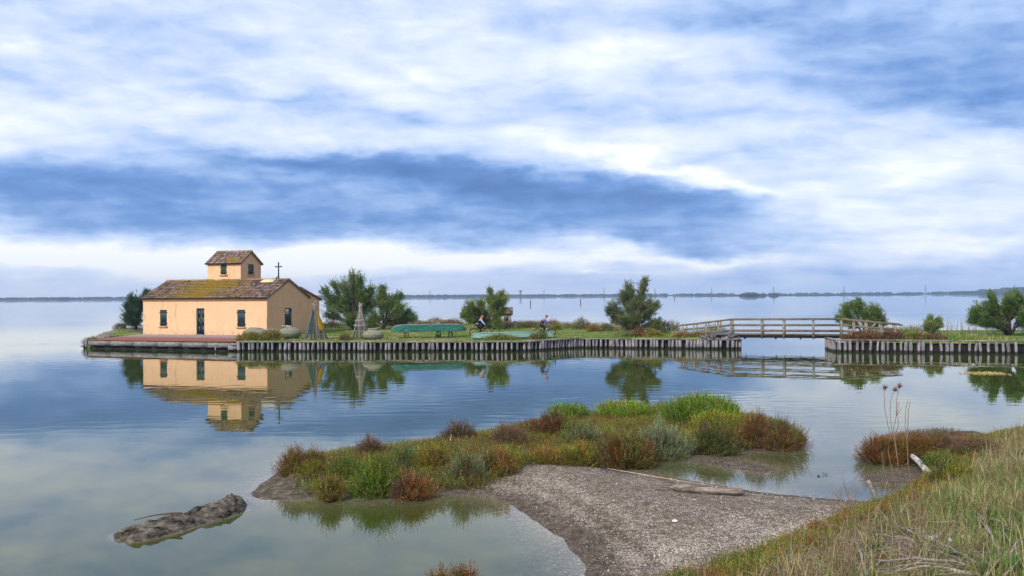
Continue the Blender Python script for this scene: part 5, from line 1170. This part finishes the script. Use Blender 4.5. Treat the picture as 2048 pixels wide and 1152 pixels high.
fb('dull green shrub in the middle of the left part', 812, 890, 948, 64, [OLIVE, GREEN, GREY], 1700, **T1)
fb('yellowish upright shrub left of the dark round one', 863, 880, 950, 50, [YEL, ORANGE, OLIVE, MAUVE], 1900, tip=YEL, **T1)
fb('dark round shrub behind the little wooden stake', 918, 846, 890, 64, [BROWN, DRED, DGREEN, MAUVE], 2000, **T1)
fb('grey green shrub below the little wooden stake', 928, 900, 965, 70, [GREY, OLIVE, MAUVE, GREEN], 1900, **T1)
fb('tawny shrub beside the upper tip of the gravel beach', 990, 895, 955, 80, [ORANGE, OLIVE, MAUVE], 2100, **T1)
fb('brown olive shrub in the saddle of the islet', 1020, 848, 905, 72, [OLIVE, MAUVE, GREEN, ORANGE], 2000, tip=MAUVE, **T1)
fb('big rust brown dome at the left of the bright green reeds', 1108, 818, 884, 92, [RUST, DRED, BROWN, OLIVE], 2600, **T1)
fb('low olive shrub right above the top of the beach', 1097, 896, 932, 70, [OLIVE, ORANGE, YEL], 1500, **T1)
fb('yellow olive shrub at the beach corner by the inlet', 1155, 884, 932, 56, [OLIVE, YEL, ORANGE], 1600, **T1)
fb('green shrub between the two brown domes', 1165, 840, 900, 70, [GREEN, OLIVE, GREY], 1900, **T1)
fb('large olive brown dome in the centre front, reaching the inlet', 1250, 850, 930, 118, [RUST, OLIVE, BROWN, OLIVE], 3200, **T1)
fb('pale grey green cushion right of the centre dome', 1320, 832, 912, 104, [GREY, (.20,.25,.13), GREY, GREEN], 3200, **T1)
fb('small rust shrub between the two bright green clumps', 1320, 806, 842, 30, [ORANGE, RUST], 900, **T1)
fb('dark green dome above the inlet spit', 1425, 838, 902, 96, [DGREEN, GREEN, BROWN, OLIVE], 2700, **T1)
fb('rust brown dome right of the tallest green clump', 1505, 820, 890, 62, [DRED, RUST, OLIVE], 2100, **T1)
fb('green shrub at the right tip of the islet, spilling over water', 1558, 830, 893, 84, [GREEN, OLIVE, ORANGE, DGREEN], 2600, tip=MAUVE, **T1)
fb('bright green rush clump at the back left of the islet', 1140, 812, 850, 76, [BRIGHT, GREEN], 1200, name='rush_clump', cat='plant', ln=.40, leaf=.07, lw=.008, upb=2.6, spread=.12, k=6)
fb('bright green rush clump below the reflection of the sparse tamarisk', 1245, 808, 850, 112, [BRIGHT, BRIGHT, YEL], 1500, name='rush_clump', cat='plant', ln=.40, leaf=.07, lw=.008, upb=2.6, spread=.18, k=5)
fb('tallest bright green rush clump, fan shaped, at the back right', 1402, 794, 862, 138, [BRIGHT, GREEN, BRIGHT], 2600, name='rush_clump', cat='plant', ln=.50, leaf=.08, lw=.009, upb=1.4, spread=.15, k=6, lump=.15)
fb('low yellow green rush clump in front of the tallest one', 1436, 822, 872, 84, [YEL, BRIGHT], 1400, name='rush_clump', cat='plant', ln=.36, leaf=.06, lw=.008, upb=1.4, spread=.15, k=6)
fb('tall samphire tip poking up at the bottom edge of the picture', 925, 1134, 1172, 32, [RUST, OLIVE, ORANGE], 500, **T1)
fb('small samphire tip at the bottom edge left of the tall one', 882, 1143, 1172, 22, [RUST, GREEN], 300, **T1)
# shrubs of the small promontory on the right
fb('brown twiggy shrub at the left end of the right promontory', 1768, 865, 920, 82, [BROWN, RUST, OLIVE, ORANGE], 2800, tip=RUST, **T1)
fb('brown shrub in the middle of the promontory behind the bleached log', 1835, 868, 922, 84, [BROWN, OLIVE, RUST, OLIVE], 2700, tip=RUST, **T1)
fb('shrub with reddish tips at the back of the promontory', 1888, 868, 922, 66, [OLIVE, MAUVE, OLIVE], 2000, tip=MAUVE, **T1)
fb('olive yellow shrub where the promontory joins the bank', 1950, 878, 930, 96, [OLIVE, YEL, MAUVE, GREEN], 2800, tip=MAUVE, **T1)
fb('small green shrub just above the bleached log end', 1880, 905, 946, 52, [GREEN, OLIVE], 1500, **T1)
fb('dark green pine-like tuft on the bank edge right of the log end', 1910, 925, 990, 74, [DGREEN, OLIVE, YEL], 2000, upb=1.6, **T1)

# ground cover under the shrubs and rust / green samphire along the foot of the bank
def cover(name, n, polyf, cols, ln, leaf, lw, seed, upb=1.2, k=4, box=(-8, 12, 9, 30)):
    p = np.column_stack([rng.uniform(box[0], box[1], n), rng.uniform(box[2], box[3], n)]); keep = polyf(p); p = p[keep]; z, _ = height(p, False)
    B = np.column_stack([p, z]); m = MB(); pal = palette(len(B), B, cols, seed, 1.6); D = norm(np.array([0,0,upb])+rng.normal(0,.5,(len(B),3))); D[:,2] = np.abs(D[:,2]); sprigs(m, B, D, ln, k, leaf, lw, pal, stemw=.003); tag(obj(name, m, M_LEAF), kind='stuff')
def fA(p):
    d = sdist(p, PA); x, y = proj(np.column_stack([p, np.full(len(p), .2)])); vl = np.interp(x, [560, 640, 850, 940, 1010, 1060, 1130, 1190, 1400, 1600], [950, 985, 990, 968, 945, 925, 920, 915, 902, 892]); return (d > .02) & (y < vl+rng.normal(0,5,len(p))) & (x > 590+rng.normal(0,8,len(p)))
cover('marsh_cover', 200000, fA, [OLIVE, YEL, BROWN, GREEN, ORANGE, RUST, OLIVE, GREY, GREEN, YEL], .21, .028, .006, 3, 1.1, 6, (-6, 9, 16, 29.5))
def fP(p): return (sdist(p, PP) > .06)
cover('marsh_cover', 120000, fP, [OLIVE, BROWN, MAUVE, ORANGE], .14, .026, .006, 6)
def fC(p):
    d = sdist(p, PC); x, y = proj(np.column_stack([p, np.full(len(p), .4)])); w = .55+.5*vn(p[:,0]*1.5, p[:,1]*1.5, 8); return (d > -.12*vn(p[:,0]*3, p[:,1]*3, 2)) & (d < w) & (x > 700) & (x < 2150)
cover('samphire_fringe', 330000, fC, [RUST, ORANGE, OLIVE, GREEN, YEL, OLIVE, ORANGE], .16, .028, .0055, 9, 1.5, 5, (-4, 14, 6, 24))

# scrubby band along the back shore of the island and bits of scrub on the right bank
n = 90000; p = np.column_stack([rng.uniform(-38, 34, n), rng.uniform(60, 96, n)]); dd = np.maximum(sdist(p, IS), sdist(p, RS)); xq, yq = proj(np.column_stack([p, np.full(n, .9)]))
nz_ = fbm(p[:,0]*.45, p[:,1]*.45, 15, 3); fr = np.interp(p[:,0], [-45, PL0[0], A0[0], A1[0], A2[0], A3[0], B0[0], B1[0], 60], [80, PL0[1], A0[1], A1[1], A2[1], A3[1], B0[1], B1[1], 52]); ed = p[:,1]-fr
kp = (dd > .25) & (ed > 7.5) & (dd < 3.2+4*nz_) & (nz_ > .44) & (((xq > 640) & (xq < 1500)) | ((xq > 1680) & (ed > 8))) & (rng.random(n) < .75)
p = p[kp]; z = island_z(p, dd[kp]); B = np.column_stack([p, z-.02]); m = MB(); pal = palette(len(B), B, [BROWN, OLIVE, MAUVE, GREEN, STRAW, OLIVE, MAUVE], 22, .5); D = norm(np.array([0,0,1.2])+rng.normal(0,.5,(len(B),3))); D[:,2] = np.abs(D[:,2])
sprigs(m, B, D, .42*(.5+nz_[kp]), 4, .09, .017, pal, stemw=.007); tag(obj('shore_scrub', m, M_LEAF), kind='stuff')

# ------------------------------------------------------------ grass of the near bank
def blades(name, n, zone, cols, ln, w, seed, lean, sc=.9, box=(-2, 17, 3, 24), wind=(.0, .0), seg=3, zoff=-.02):
    p = np.column_stack([rng.uniform(box[0], box[1], n), rng.uniform(box[2], box[3], n)]); d = sdist(p, PC); z, _ = height(p, False); x, y = proj(np.column_stack([p, z]))
    dens = np.clip((F/np.maximum(p[:,1], 3)/120)**-1.0, .2, 1.0)
    kp = (d > .25) & (x > 600) & (x < 3300) & (y < 1900) & zone(p, x, y, d) ; p, z, x, y = p[kp], z[kp], x[kp], y[kp]; N = len(p)
    B = np.column_stack([p, z+zoff]); a = rng.uniform(0, 6.283, N); dr = np.stack([np.cos(a)+wind[0], np.sin(a)+wind[1], 0*a], 1); dr /= np.maximum(np.linalg.norm(dr, axis=1, keepdims=True), .3); side = np.stack([-dr[:,1], dr[:,0], 0*a], 1)
    side = norm(side+rng.normal(0,.4,(N,3))); L = ln*rng.uniform(.5, 1.45, N)*(.35+1.3*vn(p[:,0]*3.1, p[:,1]*3.1, seed)); l = rng.uniform(.05, lean, N); pal = palette(N, B, cols, seed, sc)*rng.uniform(.6, 1.5, (N,1))*(.45+1.15*fbm(p[:,0]*5, p[:,1]*5, seed+5, 2))[:,None]; m = MB(); P0 = B; w0 = np.full((N,1), w)
    for i in range(seg):
        t = (i+1)/seg; ang = l*t*1.5; P1 = P0+(dr*np.sin(ang)[:,None]+np.array([0,0,1])*np.cos(ang)[:,None])*(L/seg)[:,None]; w1 = np.full((N,1), w*(1-t**1.5*.9)); m.quads(np.stack([P0-side*w0, P0+side*w0, P1+side*w1, P1-side*w1], 1), pal); P0, w0 = P1, w1
    tag(obj(name, m, M_GRASS), kind='stuff')
DRY = (.29,.215,.11); DRY2 = (.20,.125,.06)
blades('bank_grass', 170000, lambda p, x, y, d: (d > .35), [OLIVE, DRY2, DRY, (.17,.20,.05), GREEN, DRY, RUST, GREEN, STRAW, BROWN], .24, .0055, 12, 1.4, 1.5)
blades('dry_grass', 46000, lambda p, x, y, d: (d > .5) & (x > 1690+rng.normal(0,60,len(x))) & (vn(p[:,0]*1.4, p[:,1]*1.4, 63) > rng.uniform(.25,.75,len(x))) & ((y < 1040) | (x < 1750)), [DRY, DRY2, OLIVE, BROWN, STRAW], .36, .005, 31, 2.0, .7, wind=(.5,-.2))
blades('green_grass', 80000, lambda p, x, y, d: (np.exp(-((x-1990)/130)**2-((y-1090)/75)**2)+.45*np.exp(-((x-1930)/160)**2-((y-1010)/40)**2)+.22*vn(p[:,0]*1.1, p[:,1]*1.1, 77)) > rng.uniform(.18, .8, len(x)), [(.045,.12,.02), (.07,.16,.025), (.14,.20,.04), (.22,.22,.08)], .26, .007, 41, 1.1)
blades('matted_grass', 140000, lambda p, x, y, d: (d > .8) & (x > 1500), [STRAW, (.34,.29,.19), (.24,.22,.10), DRY, (.20,.155,.11), GREEN], .30, .0055, 51, 3.0, 1.0, wind=(.4,-.3))

# ------------------------------------------------------------ driftwood, stakes, twigs
a = W(1302, 996, .05); b = W(1490, 1000, .06); m = MB(); n = 18; pts = []; rad = []
for i in range(n+1):
    t = i/n; p = a+(b-a)*t; p[2] = .045+ground(p[0], p[1])+.025+.012*math.sin(t*9); p[1] += .02*math.sin(t*7); pts.append(tuple(p)); rad.append(.014+.070*min(1, max(0,(t-.14))/.2+.18)*(1+.12*math.sin(t*23)) if t < .97 else .045)
m.tube(pts, rad, 12, (.5,.5,.5), flat=.8)
for v in m.v: v += (np.random.default_rng(3).random(v.shape)-.5)*.012
m.tube([tuple(np.array(pts[5])+(0,0,.03)), tuple(np.array(pts[3])+(-.05,-.02,.07)), tuple(np.array(pts[1])+(0,-.05,.05))], [.02,.015,.006], 6); solo('driftwood_log', m, M_DRIFT, 'bleached driftwood log lying on the gravel beach', 'log', tuple(pts[9]), smooth=True)
a = W(1822, 917, .16); b = W(1870, 956, .16); a[2] = .24; b[2] = .16; m = MB(); m.tube([tuple(a+(b-a)*t+np.array([0,0,.015*math.sin(t*6)])) for t in np.linspace(0,1,9)], [.05,.06,.062,.065,.066,.068,.07,.068,.05], 10); solo('bleached_log', m, M_WOODW, 'smooth pale log sloping from the brown promontory shrub down to the spit', 'log', tuple(a), smooth=True)
q = W(901, 892, .2); s = F/q[1]; m = MB(); m.tube([(0,0,-.1), (0,0,.12), (.01,0,.22), (.03,0,.30)], [.04,.042,.035,.008], 6, flat=.5); solo('wooden_stake', m, M_WOODW, 'short pale pointed stake standing in front of the dark round shrub', 'stake', tuple(W(901, 892, .2)))
q = W(1754, 1012, .12); s = F/q[1]; h = 50/s; m = MB(); m.tube([(0,0,-.1), (-.05,0,h*.5), (-.15,.02,h)], [.05,.052,.055], 7, flat=.6); solo('leaning_post', m, M_TIMBER, 'weathered post leaning left at the corner of beach and grassy bank', 'post', tuple(q))
# mud bank branch and lip twig
a = W(268, 1040, .16); b = W(345, 1026, .22); m = MB(); m.tube([tuple(a), tuple((a+b)/2+np.array([0,0,.02])), tuple(b), tuple(b+np.array([.18,-.03,.0]))], [.008,.012,.016,.02], 6, (.13,.08,.06)); solo('stranded_branch', m, M_TWIG, 'thin dark branch stuck on the bare mud bank', 'branch', tuple(a))
a = W(567, 994, .02); b = W(590, 980, .10); m = MB(); m.tube([tuple(a), tuple(b)], [.006,.008], 5, (.35,.3,.25)); solo('thin_stick', m, M_TWIG, 'thin pale stick leaning on the mud lip at the islet tip', 'stick', tuple(a))
a = W(1215, 943); pts = [W(x, y, .0) for x, y in ((1215,943),(1290,957),(1340,966),(1400,975),(1470,985),(1500,990),(1540,997))]
for p in pts: p[2] = ground(p[0], p[1])+.012+rng.normal(0,.003)
m = MB(); m.tube([tuple(p) for p in pts[:5]], [.012,.013,.011,.009,.006], 6, (.42,.32,.22)); solo('fallen_cane', m, M_TWIG, 'long dry cane lying along the inlet side of the beach', 'cane', tuple(pts[0]))
m = MB()
for i in range(420):
    t = rng.random(); k = rng.integers(3)
    if k == 0: x, y = 1440+t*260, 984+t*18+rng.normal(0,2.5)
    elif k == 1: x, y = 1180+t*90+rng.normal(0,10), 1030+t*85+rng.normal(0,6)
    else: x, y = rng.uniform(1050, 1650), rng.uniform(945, 1100)
    p = W(x, y); g = ground(p[0], p[1])
    if g < .03 or sdist(p[None,:2], PA)[0] < .15: continue
    a_ = rng.uniform(0, 6.28); l = rng.uniform(.02, .07); c = rng.uniform(.6, 1.4); m.tube([(p[0], p[1], g+.006), (p[0]+math.cos(a_)*l*.5, p[1]+math.sin(a_)*l*.5, g+.012), (p[0]+math.cos(a_)*l, p[1]+math.sin(a_)*l, g+.007)], .0035, 4, (.10*c,.055*c,.035*c))
tag(obj('wrack_debris', m, M_TWIG), kind='stuff')
m = MB(); N = 5200; p = np.column_stack([rng.uniform(-3, 8, N), rng.uniform(10, 22, N)]); d = sdist(p, PA); z, _ = height(p, True); x, y = proj(np.column_stack([p, z])); vl = np.interp(x, [0,850,940,1010,1060,1130,1200,3000], [2000,1000,975,950,930,928,915,905]); okk_ = (d > .05) & (y > vl+4) & (x > 900); p, z = p[okk_], z[okk_]; N = len(p)
a = rng.uniform(0, 6.28, N); r = rng.uniform(.006, .017, N)[:, None]; u = np.stack([np.cos(a), np.sin(a), rng.normal(0,.3,N)], 1)*r; v = np.stack([-np.sin(a), np.cos(a), rng.normal(0,.3,N)], 1)*r*.7; C = np.column_stack([p, z+.008]); g = rng.uniform(.35, .85, N)[:, None]; m.quads(np.stack([C-u, C-v, C+u, C+v+np.array([0,0,.003])], 1), g*np.array([1,.93,.87])); tag(obj('shells', m, M_PAINT), kind='stuff')
def litter(name, label, cat, px, py, col, r=.03, fl=.35):
    p = W(px, py, .2); p[2] = 0; p = W(px, py, max(ground(p[0], p[1]), 0)); m = MB(); m.lathe([(r*.6,-r*fl*.3), (r,0), (r*.7,r*fl), (r*.2,r*fl*1.3)], (0,0,0), 9, col, .1); solo(name, m, M_GLOSS, label, cat, tuple(p+np.array([0,0,.008])))
litter('bottle_cap', 'small blue plastic cap at the upper end of the dry cane', 'cap', 1213, 943, (.02,.08,.65), .028, .8)
litter('shell', 'single large white shell below the driftwood log', 'shell', 1350, 1043, (.85,.85,.85), .055, .3)
litter('float_wood', 'dark little lump floating in the narrow water left of the branch', 'wood', 1637, 953, (.04,.025,.02), .03, .6)
q = W(1650, 950); m = MB(); m.tube([(-.06,.04,.06), (0,0,.02), (.10,-.03,-.02)], .005, 4, (.07,.045,.04)); m.tube([(0,0,.02), (.09,.05,.05)], .004, 4, (.07,.045,.04)); m.tube([(0,0,.02), (-.07,-.04,.03)], .004, 4, (.07,.045,.04)); solo('floating_twig', m, M_TWIG, 'small forked twig sticking out of the narrow water', 'twig', tuple(q))
q = W(1973, 747); m = MB()
for i in range(260): p = rng.normal(0, 1, 2)*(.45, .35); a_ = rng.uniform(0, 6.28); m.tube([(p[0], p[1], .0), (p[0]+.06*math.cos(a_), p[1]+.06*math.sin(a_), .035), (p[0]+.12*math.cos(a_), p[1]+.12*math.sin(a_), .0)], .012, 3, (.40,.30,.10), cap=False)
solo('algae_mat', m, M_TWIG, 'tan mat of algae floating off the right bank', 'algae', tuple(q))
q = W(1925, 1085, 0); 
def bankpt(px, py):
    d = ray(px, py); t = 5.0
    while t < 60:
        p = CO+d*t
        if p[2] < ground(p[0], p[1]): break
        t += .04
    return p
p = bankpt(1925, 1088); m = MB()
for i in range(7): m.lathe([(.03,-.03),(.055,0),(.04,.03),(.02,.04)], (rng.normal(0,.2), rng.normal(0,.10), .06), 7, (.42,.42,.42), .2)
solo('white_stones', m, M_PAINT, 'heap of whitish stones half hidden in the green grass', 'stones', tuple(p))

# leafy green tussocks and weeds in the lower right corner
def tussock(label, px, py, r, n, ln, cols, w=.008, name='grass_tussock', upb=1.3, leafy_=False):
    c = bankpt(px, py); root = thing(name, label, 'plant', tuple(c)); m = MB(); a = rng.uniform(0, 6.283, n); rr = r*rng.uniform(0, 1, n)**.6; B = np.column_stack([c[0]+rr*np.cos(a), c[1]+rr*np.sin(a), np.zeros(n)]); B[:,2] = [ground(x, y)-.02 for x, y, _ in B]
    if leafy_: sprigs(m, B, norm(np.column_stack([np.cos(a)*.6, np.sin(a)*.6, np.ones(n)*upb])+rng.normal(0,.25,(n,3))), ln, 9, .03, .009, palette(n, B, cols, 3, 4), stemw=.003)
    else:
        pal = palette(n, B, cols, 5, 4)*rng.uniform(.6, 1.5, (n,1)); dr = norm(np.column_stack([np.cos(a), np.sin(a), np.zeros(n)])+rng.normal(0,.5,(n,3))*[1,1,0]); side = np.stack([-dr[:,1], dr[:,0], 0*a], 1); L = ln*rng.uniform(.5, 1.3, n); bend = rng.uniform(.3, 1.7, n); P0 = B; w0 = np.full((n,1), w)
        for i in range(4):
            t = (i+1)/4; an = bend*t; P1 = P0+(dr*np.sin(an)[:,None]+np.array([0,0,1])*np.cos(an)[:,None])*(L/4)[:,None]; w1 = np.full((n,1), w*(1-t**2*.9)); m.quads(np.stack([P0-side*w0, P0+side*w0, P1+side*w1, P1-side*w1], 1), pal); P0, w0 = P1, w1
    obj('leaves', m, M_GRASS, root); return root
GR = [(.025,.07,.012), (.045,.11,.018), (.085,.15,.025), (.17,.17,.06)]
tussock('dense green tussock in the very lower right corner', 2025, 1160, .34, 1000, .25, GR, .006)
tussock('green tussock behind the thick end of the dead branches', 2015, 1098, .28, 620, .18, GR, .006)
tussock('green tussock above the whitish stones', 1955, 1072, .20, 380, .14, GR, .005)
tussock('bright green leafy weed right of the dead branches', 2035, 1075, .20, 90, .12, [(.04,.12,.025), (.08,.17,.04)], name='leafy_weed', leafy_=True)
tussock('small leafy weed in the grass above the branch fan', 1905, 1058, .14, 60, .10, [(.05,.13,.03), (.08,.17,.05)], name='leafy_weed', leafy_=True)
tussock('small green tuft between the dead branches, bottom edge', 1885, 1160, .14, 220, .14, [(.09,.15,.04), (.16,.20,.07)])
tussock('dark green rushes left of the branch fan', 1738, 1112, .10, 260, .20, [(.03,.07,.015), (.07,.13,.02)])
tussock('samphire tuft on the gravel edge at the bottom of the picture', 1370, 1176, .20, 500, .20, [(.04,.10,.015), (.08,.14,.02), ORANGE], leafy_=False)

# tall dry thistles and stalks in front of the promontory
def stalk(m, foot, tops, r=.008, col=(.22,.17,.13), wob=.02):
    foot = np.array(foot); pts = [foot]+[np.array(t) for t in tops]; P = []
    for i in range(len(pts)-1):
        for k in range(4): t = k/4; P.append(tuple(pts[i]*(1-t)+pts[i+1]*t+rng.normal(0, wob*.12, 3)))
    P.append(tuple(pts[-1])); m.tube(P, list(np.linspace(r, r*.6, len(P))), 5, col, cap=True); return P[-1]
def plantY(px, py): return bankpt(px, py)
def stalk_px(m, pxs, Y, **kw):
    pts = [WY(x, y, Y) for x, y in pxs]; return stalk(m, pts[0], pts[1:], **kw)
def head(m, p, r=.035):
    p = np.array(p); m.lathe([(r*.3,-r*.8),(r*.8,-r*.3),(r*.85,r*.2),(r*.4,r*.7)], tuple(p), 8, (.13,.07,.05))
    for i in range(26): d = norm(rng.normal(size=3)+np.array([.3,0,.3])); m.tube([tuple(p+d*r*.5), tuple(p+d*r*1.7)], [.004,.001], 3, (.22,.13,.09))
def thistle(label, foot_px, lines, heads, Yf=None, name='dry_thistle'):
    ft = bankpt(*foot_px); Y = ft[1]; root = thing(name, label, 'dry plant', tuple(ft)); ends = []
    for l in lines: m = MB(); ends.append(stalk_px(m, l, Y, r=.0062 if name == 'dry_thistle' else .0085, col=(.24,.18,.14) if name == 'dry_thistle' else (.27,.17,.11))); obj('stem', m, M_TWIG, root)
    for i in heads: m = MB(); head(m, ends[i]); obj('seed_head', m, M_TWIG, root, True)
    return root
thistle('tall dry thistle with three spiky seed heads, in front of the brown promontory shrub', (1830, 1060), [
 [(1830,1060),(1812,1000),(1798,940),(1789,880),(1778,860),(1770,820),(1768,790),(1770,775)],
 [(1798,940),(1791,885),(1784,862),(1780,825),(1781,800),(1790,779)],
 [(1791,885),(1787,855),(1793,832),(1793,800),(1799,772)],
 [(1793,832),(1798,804)], [(1793,832),(1803,816)],[(1789,875),(1797,850),(1796,832)]], [0, 1, 2])
thistle('pair of bare dry stalks rising right of the thistle heads', (1846, 1075), [
 [(1846,1075),(1826,1000),(1817,930),(1814,880),(1810,850),(1811,820),(1816,799)], [(1814,880),(1816,850),(1817,820),(1821,802)]], [])
thistle('thin dry stalk left of the thistle, standing over the shallow water', (1800, 1045), [[(1800,1045),(1780,980),(1767,935),(1764,905)], [(1805,1050),(1790,960),(1779,920),(1776,898)]], [])
thistle('leafy dried stem with pale curled leaves beside the thistle foot', (1850, 1085), [[(1850,1085),(1842,1030),(1830,990),(1820,966)], [(1842,1030),(1840,1000),(1836,975)], [(1845,1050),(1850,1010),(1842,1000)], [(1848,1070),(1836,1030),(1826,1010),(1832,1005)]], [], name='dead_stalk_clump')
thistle('dry branching umbel stalks in front of the beach water edge', (1705, 1060), [[(1705,1060),(1697,1000),(1690,975),(1684,953)], [(1697,1000),(1706,985),(1711,963)], [(1701,1030),(1708,1000),(1718,965)], [(1701,1030),(1698,1010),(1696,975)], [(1690,975),(1686,962)]], [], name='dead_stalk_clump')
thistle('crossed dry stalks at the foot of the leaning post', (1720, 1072), [[(1720,1072),(1745,1030),(1765,1000),(1776,960)], [(1735,1090),(1700,1060),(1682,1030),(1681,972)], [(1712,1050),(1700,1020),(1663,981)], [(1790,1090),(1800,1060),(1782,1010),(1775,990)]], [], name='dead_stalk_clump')
thistle('thin upright dead stalks standing on the beach corner', (1664, 1030), [[(1664,1030),(1663,1000),(1665,982)], [(1680,1030),(1681,1000),(1683,976)], [(1672,1010),(1671,997)], [(1724,1015),(1723,996)]], [], name='dead_stalk_clump')
thistle('tall bundle of dead brown stems at the lower centre of the bank', (1700, 1140), [[(1700,1150),(1690,1090),(1685,1060),(1690,1040)], [(1712,1150),(1705,1100),(1696,1060)], [(1680,1150),(1676,1100),(1668,1060)], [(1665,1152),(1672,1110),(1690,1070)], [(1720,1150),(1712,1110),(1718,1070),(1706,1050)], [(1692,1150),(1700,1100),(1712,1066)]], [], name='dead_stalk_clump')

# fan of fallen dead branches
ft = bankpt(1962, 1135); root = thing('dead_branches', 'sprawling fan of long grey dead branches on the grass at the lower right', 'branches', tuple(ft))
lines = [[(1975,1138),(1930,1112),(1890,1090),(1850,1075),(1810,1058),(1780,1050),(1760,1052),(1735,1058)], [(1970,1142),(1920,1108),(1870,1092),(1830,1082),(1800,1084),(1765,1088)], [(1975,1145),(1920,1125),(1870,1120),(1840,1122),(1800,1140),(1770,1150)],
 [(1965,1130),(1900,1122),(1850,1118),(1800,1118),(1760,1125),(1735,1140),(1725,1150)], [(1960,1146),(1900,1138),(1850,1132),(1820,1138),(1760,1150)], [(1955,1140),(1880,1128),(1820,1128),(1780,1138),(1740,1140)], [(1950,1144),(1905,1142),(1870,1140)],
 [(1990,1120),(1960,1110),(1945,1100)], [(2000,1110),(1985,1080),(1978,1055),(1960,1030),(1945,1018),(1932,1012)], [(1998,1100),(1975,1060),(1955,1030)], [(1978,1055),(1970,1056),(1962,1066)], [(1985,1045),(1982,1038),(1995,1040),(2012,1052)], [(1830,1082),(1800,1072),(1775,1072),(1745,1068)],
 [(1800,1084),(1798,1098),(1808,1118)], [(1960,1125),(1925,1130),(1890,1128),(1860,1140),(1830,1150)], [(1870,1120),(1866,1105),(1872,1128)], [(2010,1150),(2018,1110),(2030,1085),(2032,1110),(2020,1130)], [(2040,1108),(2030,1092),(2042,1078),(2048,1090)], [(1735,1150),(1722,1110),(1712,1085),(1700,1070)],
 [(1955,1132),(1915,1118),(1880,1104),(1840,1098),(1790,1094)], [(1962,1150),(1910,1144),(1870,1150)], [(2000,1058),(2010,1068),(2020,1085),(2025,1090)], [(1850,1075),(1838,1062),(1826,1048)], [(1920,1045),(1880,1044),(1850,1046)], [(1975,1150),(2000,1120),(2020,1100)], [(2008,1150),(2040,1120),(2060,1112)]]
for l in lines:
    m = MB(); P = []
    for i, (x, y) in enumerate(l):
        p = bankpt(x, y); up = .10+.16*math.sin(math.pi*min(1, (i+.6)/len(l)))*rng.uniform(.7,1.2); d = CO-p; d = d/np.linalg.norm(d); P.append(p+d*up*3.4)
    Q = []
    for i in range(len(P)-1):
        for k in range(3): t = k/3; Q.append(tuple(P[i]*(1-t)+P[i+1]*t+rng.normal(0,.006,3)))
    Q.append(tuple(P[-1])); c = rng.uniform(.6, 1.3); r = rng.uniform(.010, .018); m.tube(Q, list(np.linspace(r, r*.45, len(Q))), 6, (.34*c,.285*c,.245*c)); obj('branch', m, M_TWIG, root, True)

m = MB()
for i in range(520):
    x = rng.normal(1800, 130); y = rng.normal(1105, 35)
    if y < 1020 or x > 2060 or x < 1560: continue
    p = bankpt(x, min(y, 1170)); a = rng.normal(2.9, .6); l = rng.uniform(.10, .42); c = rng.uniform(.5, 1.4); e = rng.uniform(.02, .14); q = p+np.array([math.cos(a)*l*.5, math.sin(a)*l*.3, .04+e]); r_ = p+np.array([math.cos(a)*l, math.sin(a)*l*.6, .03+e*rng.uniform(.2,1.4)])
    m.tube([tuple(p+np.array([0,0,.03])), tuple(q), tuple(r_)], [.0045, .004, .002], 4, (.26*c,.20*c,.16*c), cap=False)
tag(obj('dry_twigs', m, M_TWIG), kind='stuff')

# ------------------------------------------------------------ air: even haze over the lagoon
m = MB(); m.box((-2600, -60, -3), (2600, 2650, 60)); m.c = [m.c[0]]
hz = bpy.data.materials.new('haze'); hz.use_nodes = True; nt = hz.node_tree; nt.nodes.clear(); o_ = nt.nodes.new('ShaderNodeOutputMaterial'); v_ = nt.nodes.new('ShaderNodeVolumePrincipled')
v_.inputs['Color'].default_value = (.50, .68, 1.0, 1); v_.inputs['Density'].default_value = .00022; nt.links.new(v_.outputs[0], o_.inputs['Volume'])
haze = obj('haze', m, hz); tag(haze, kind='stuff')
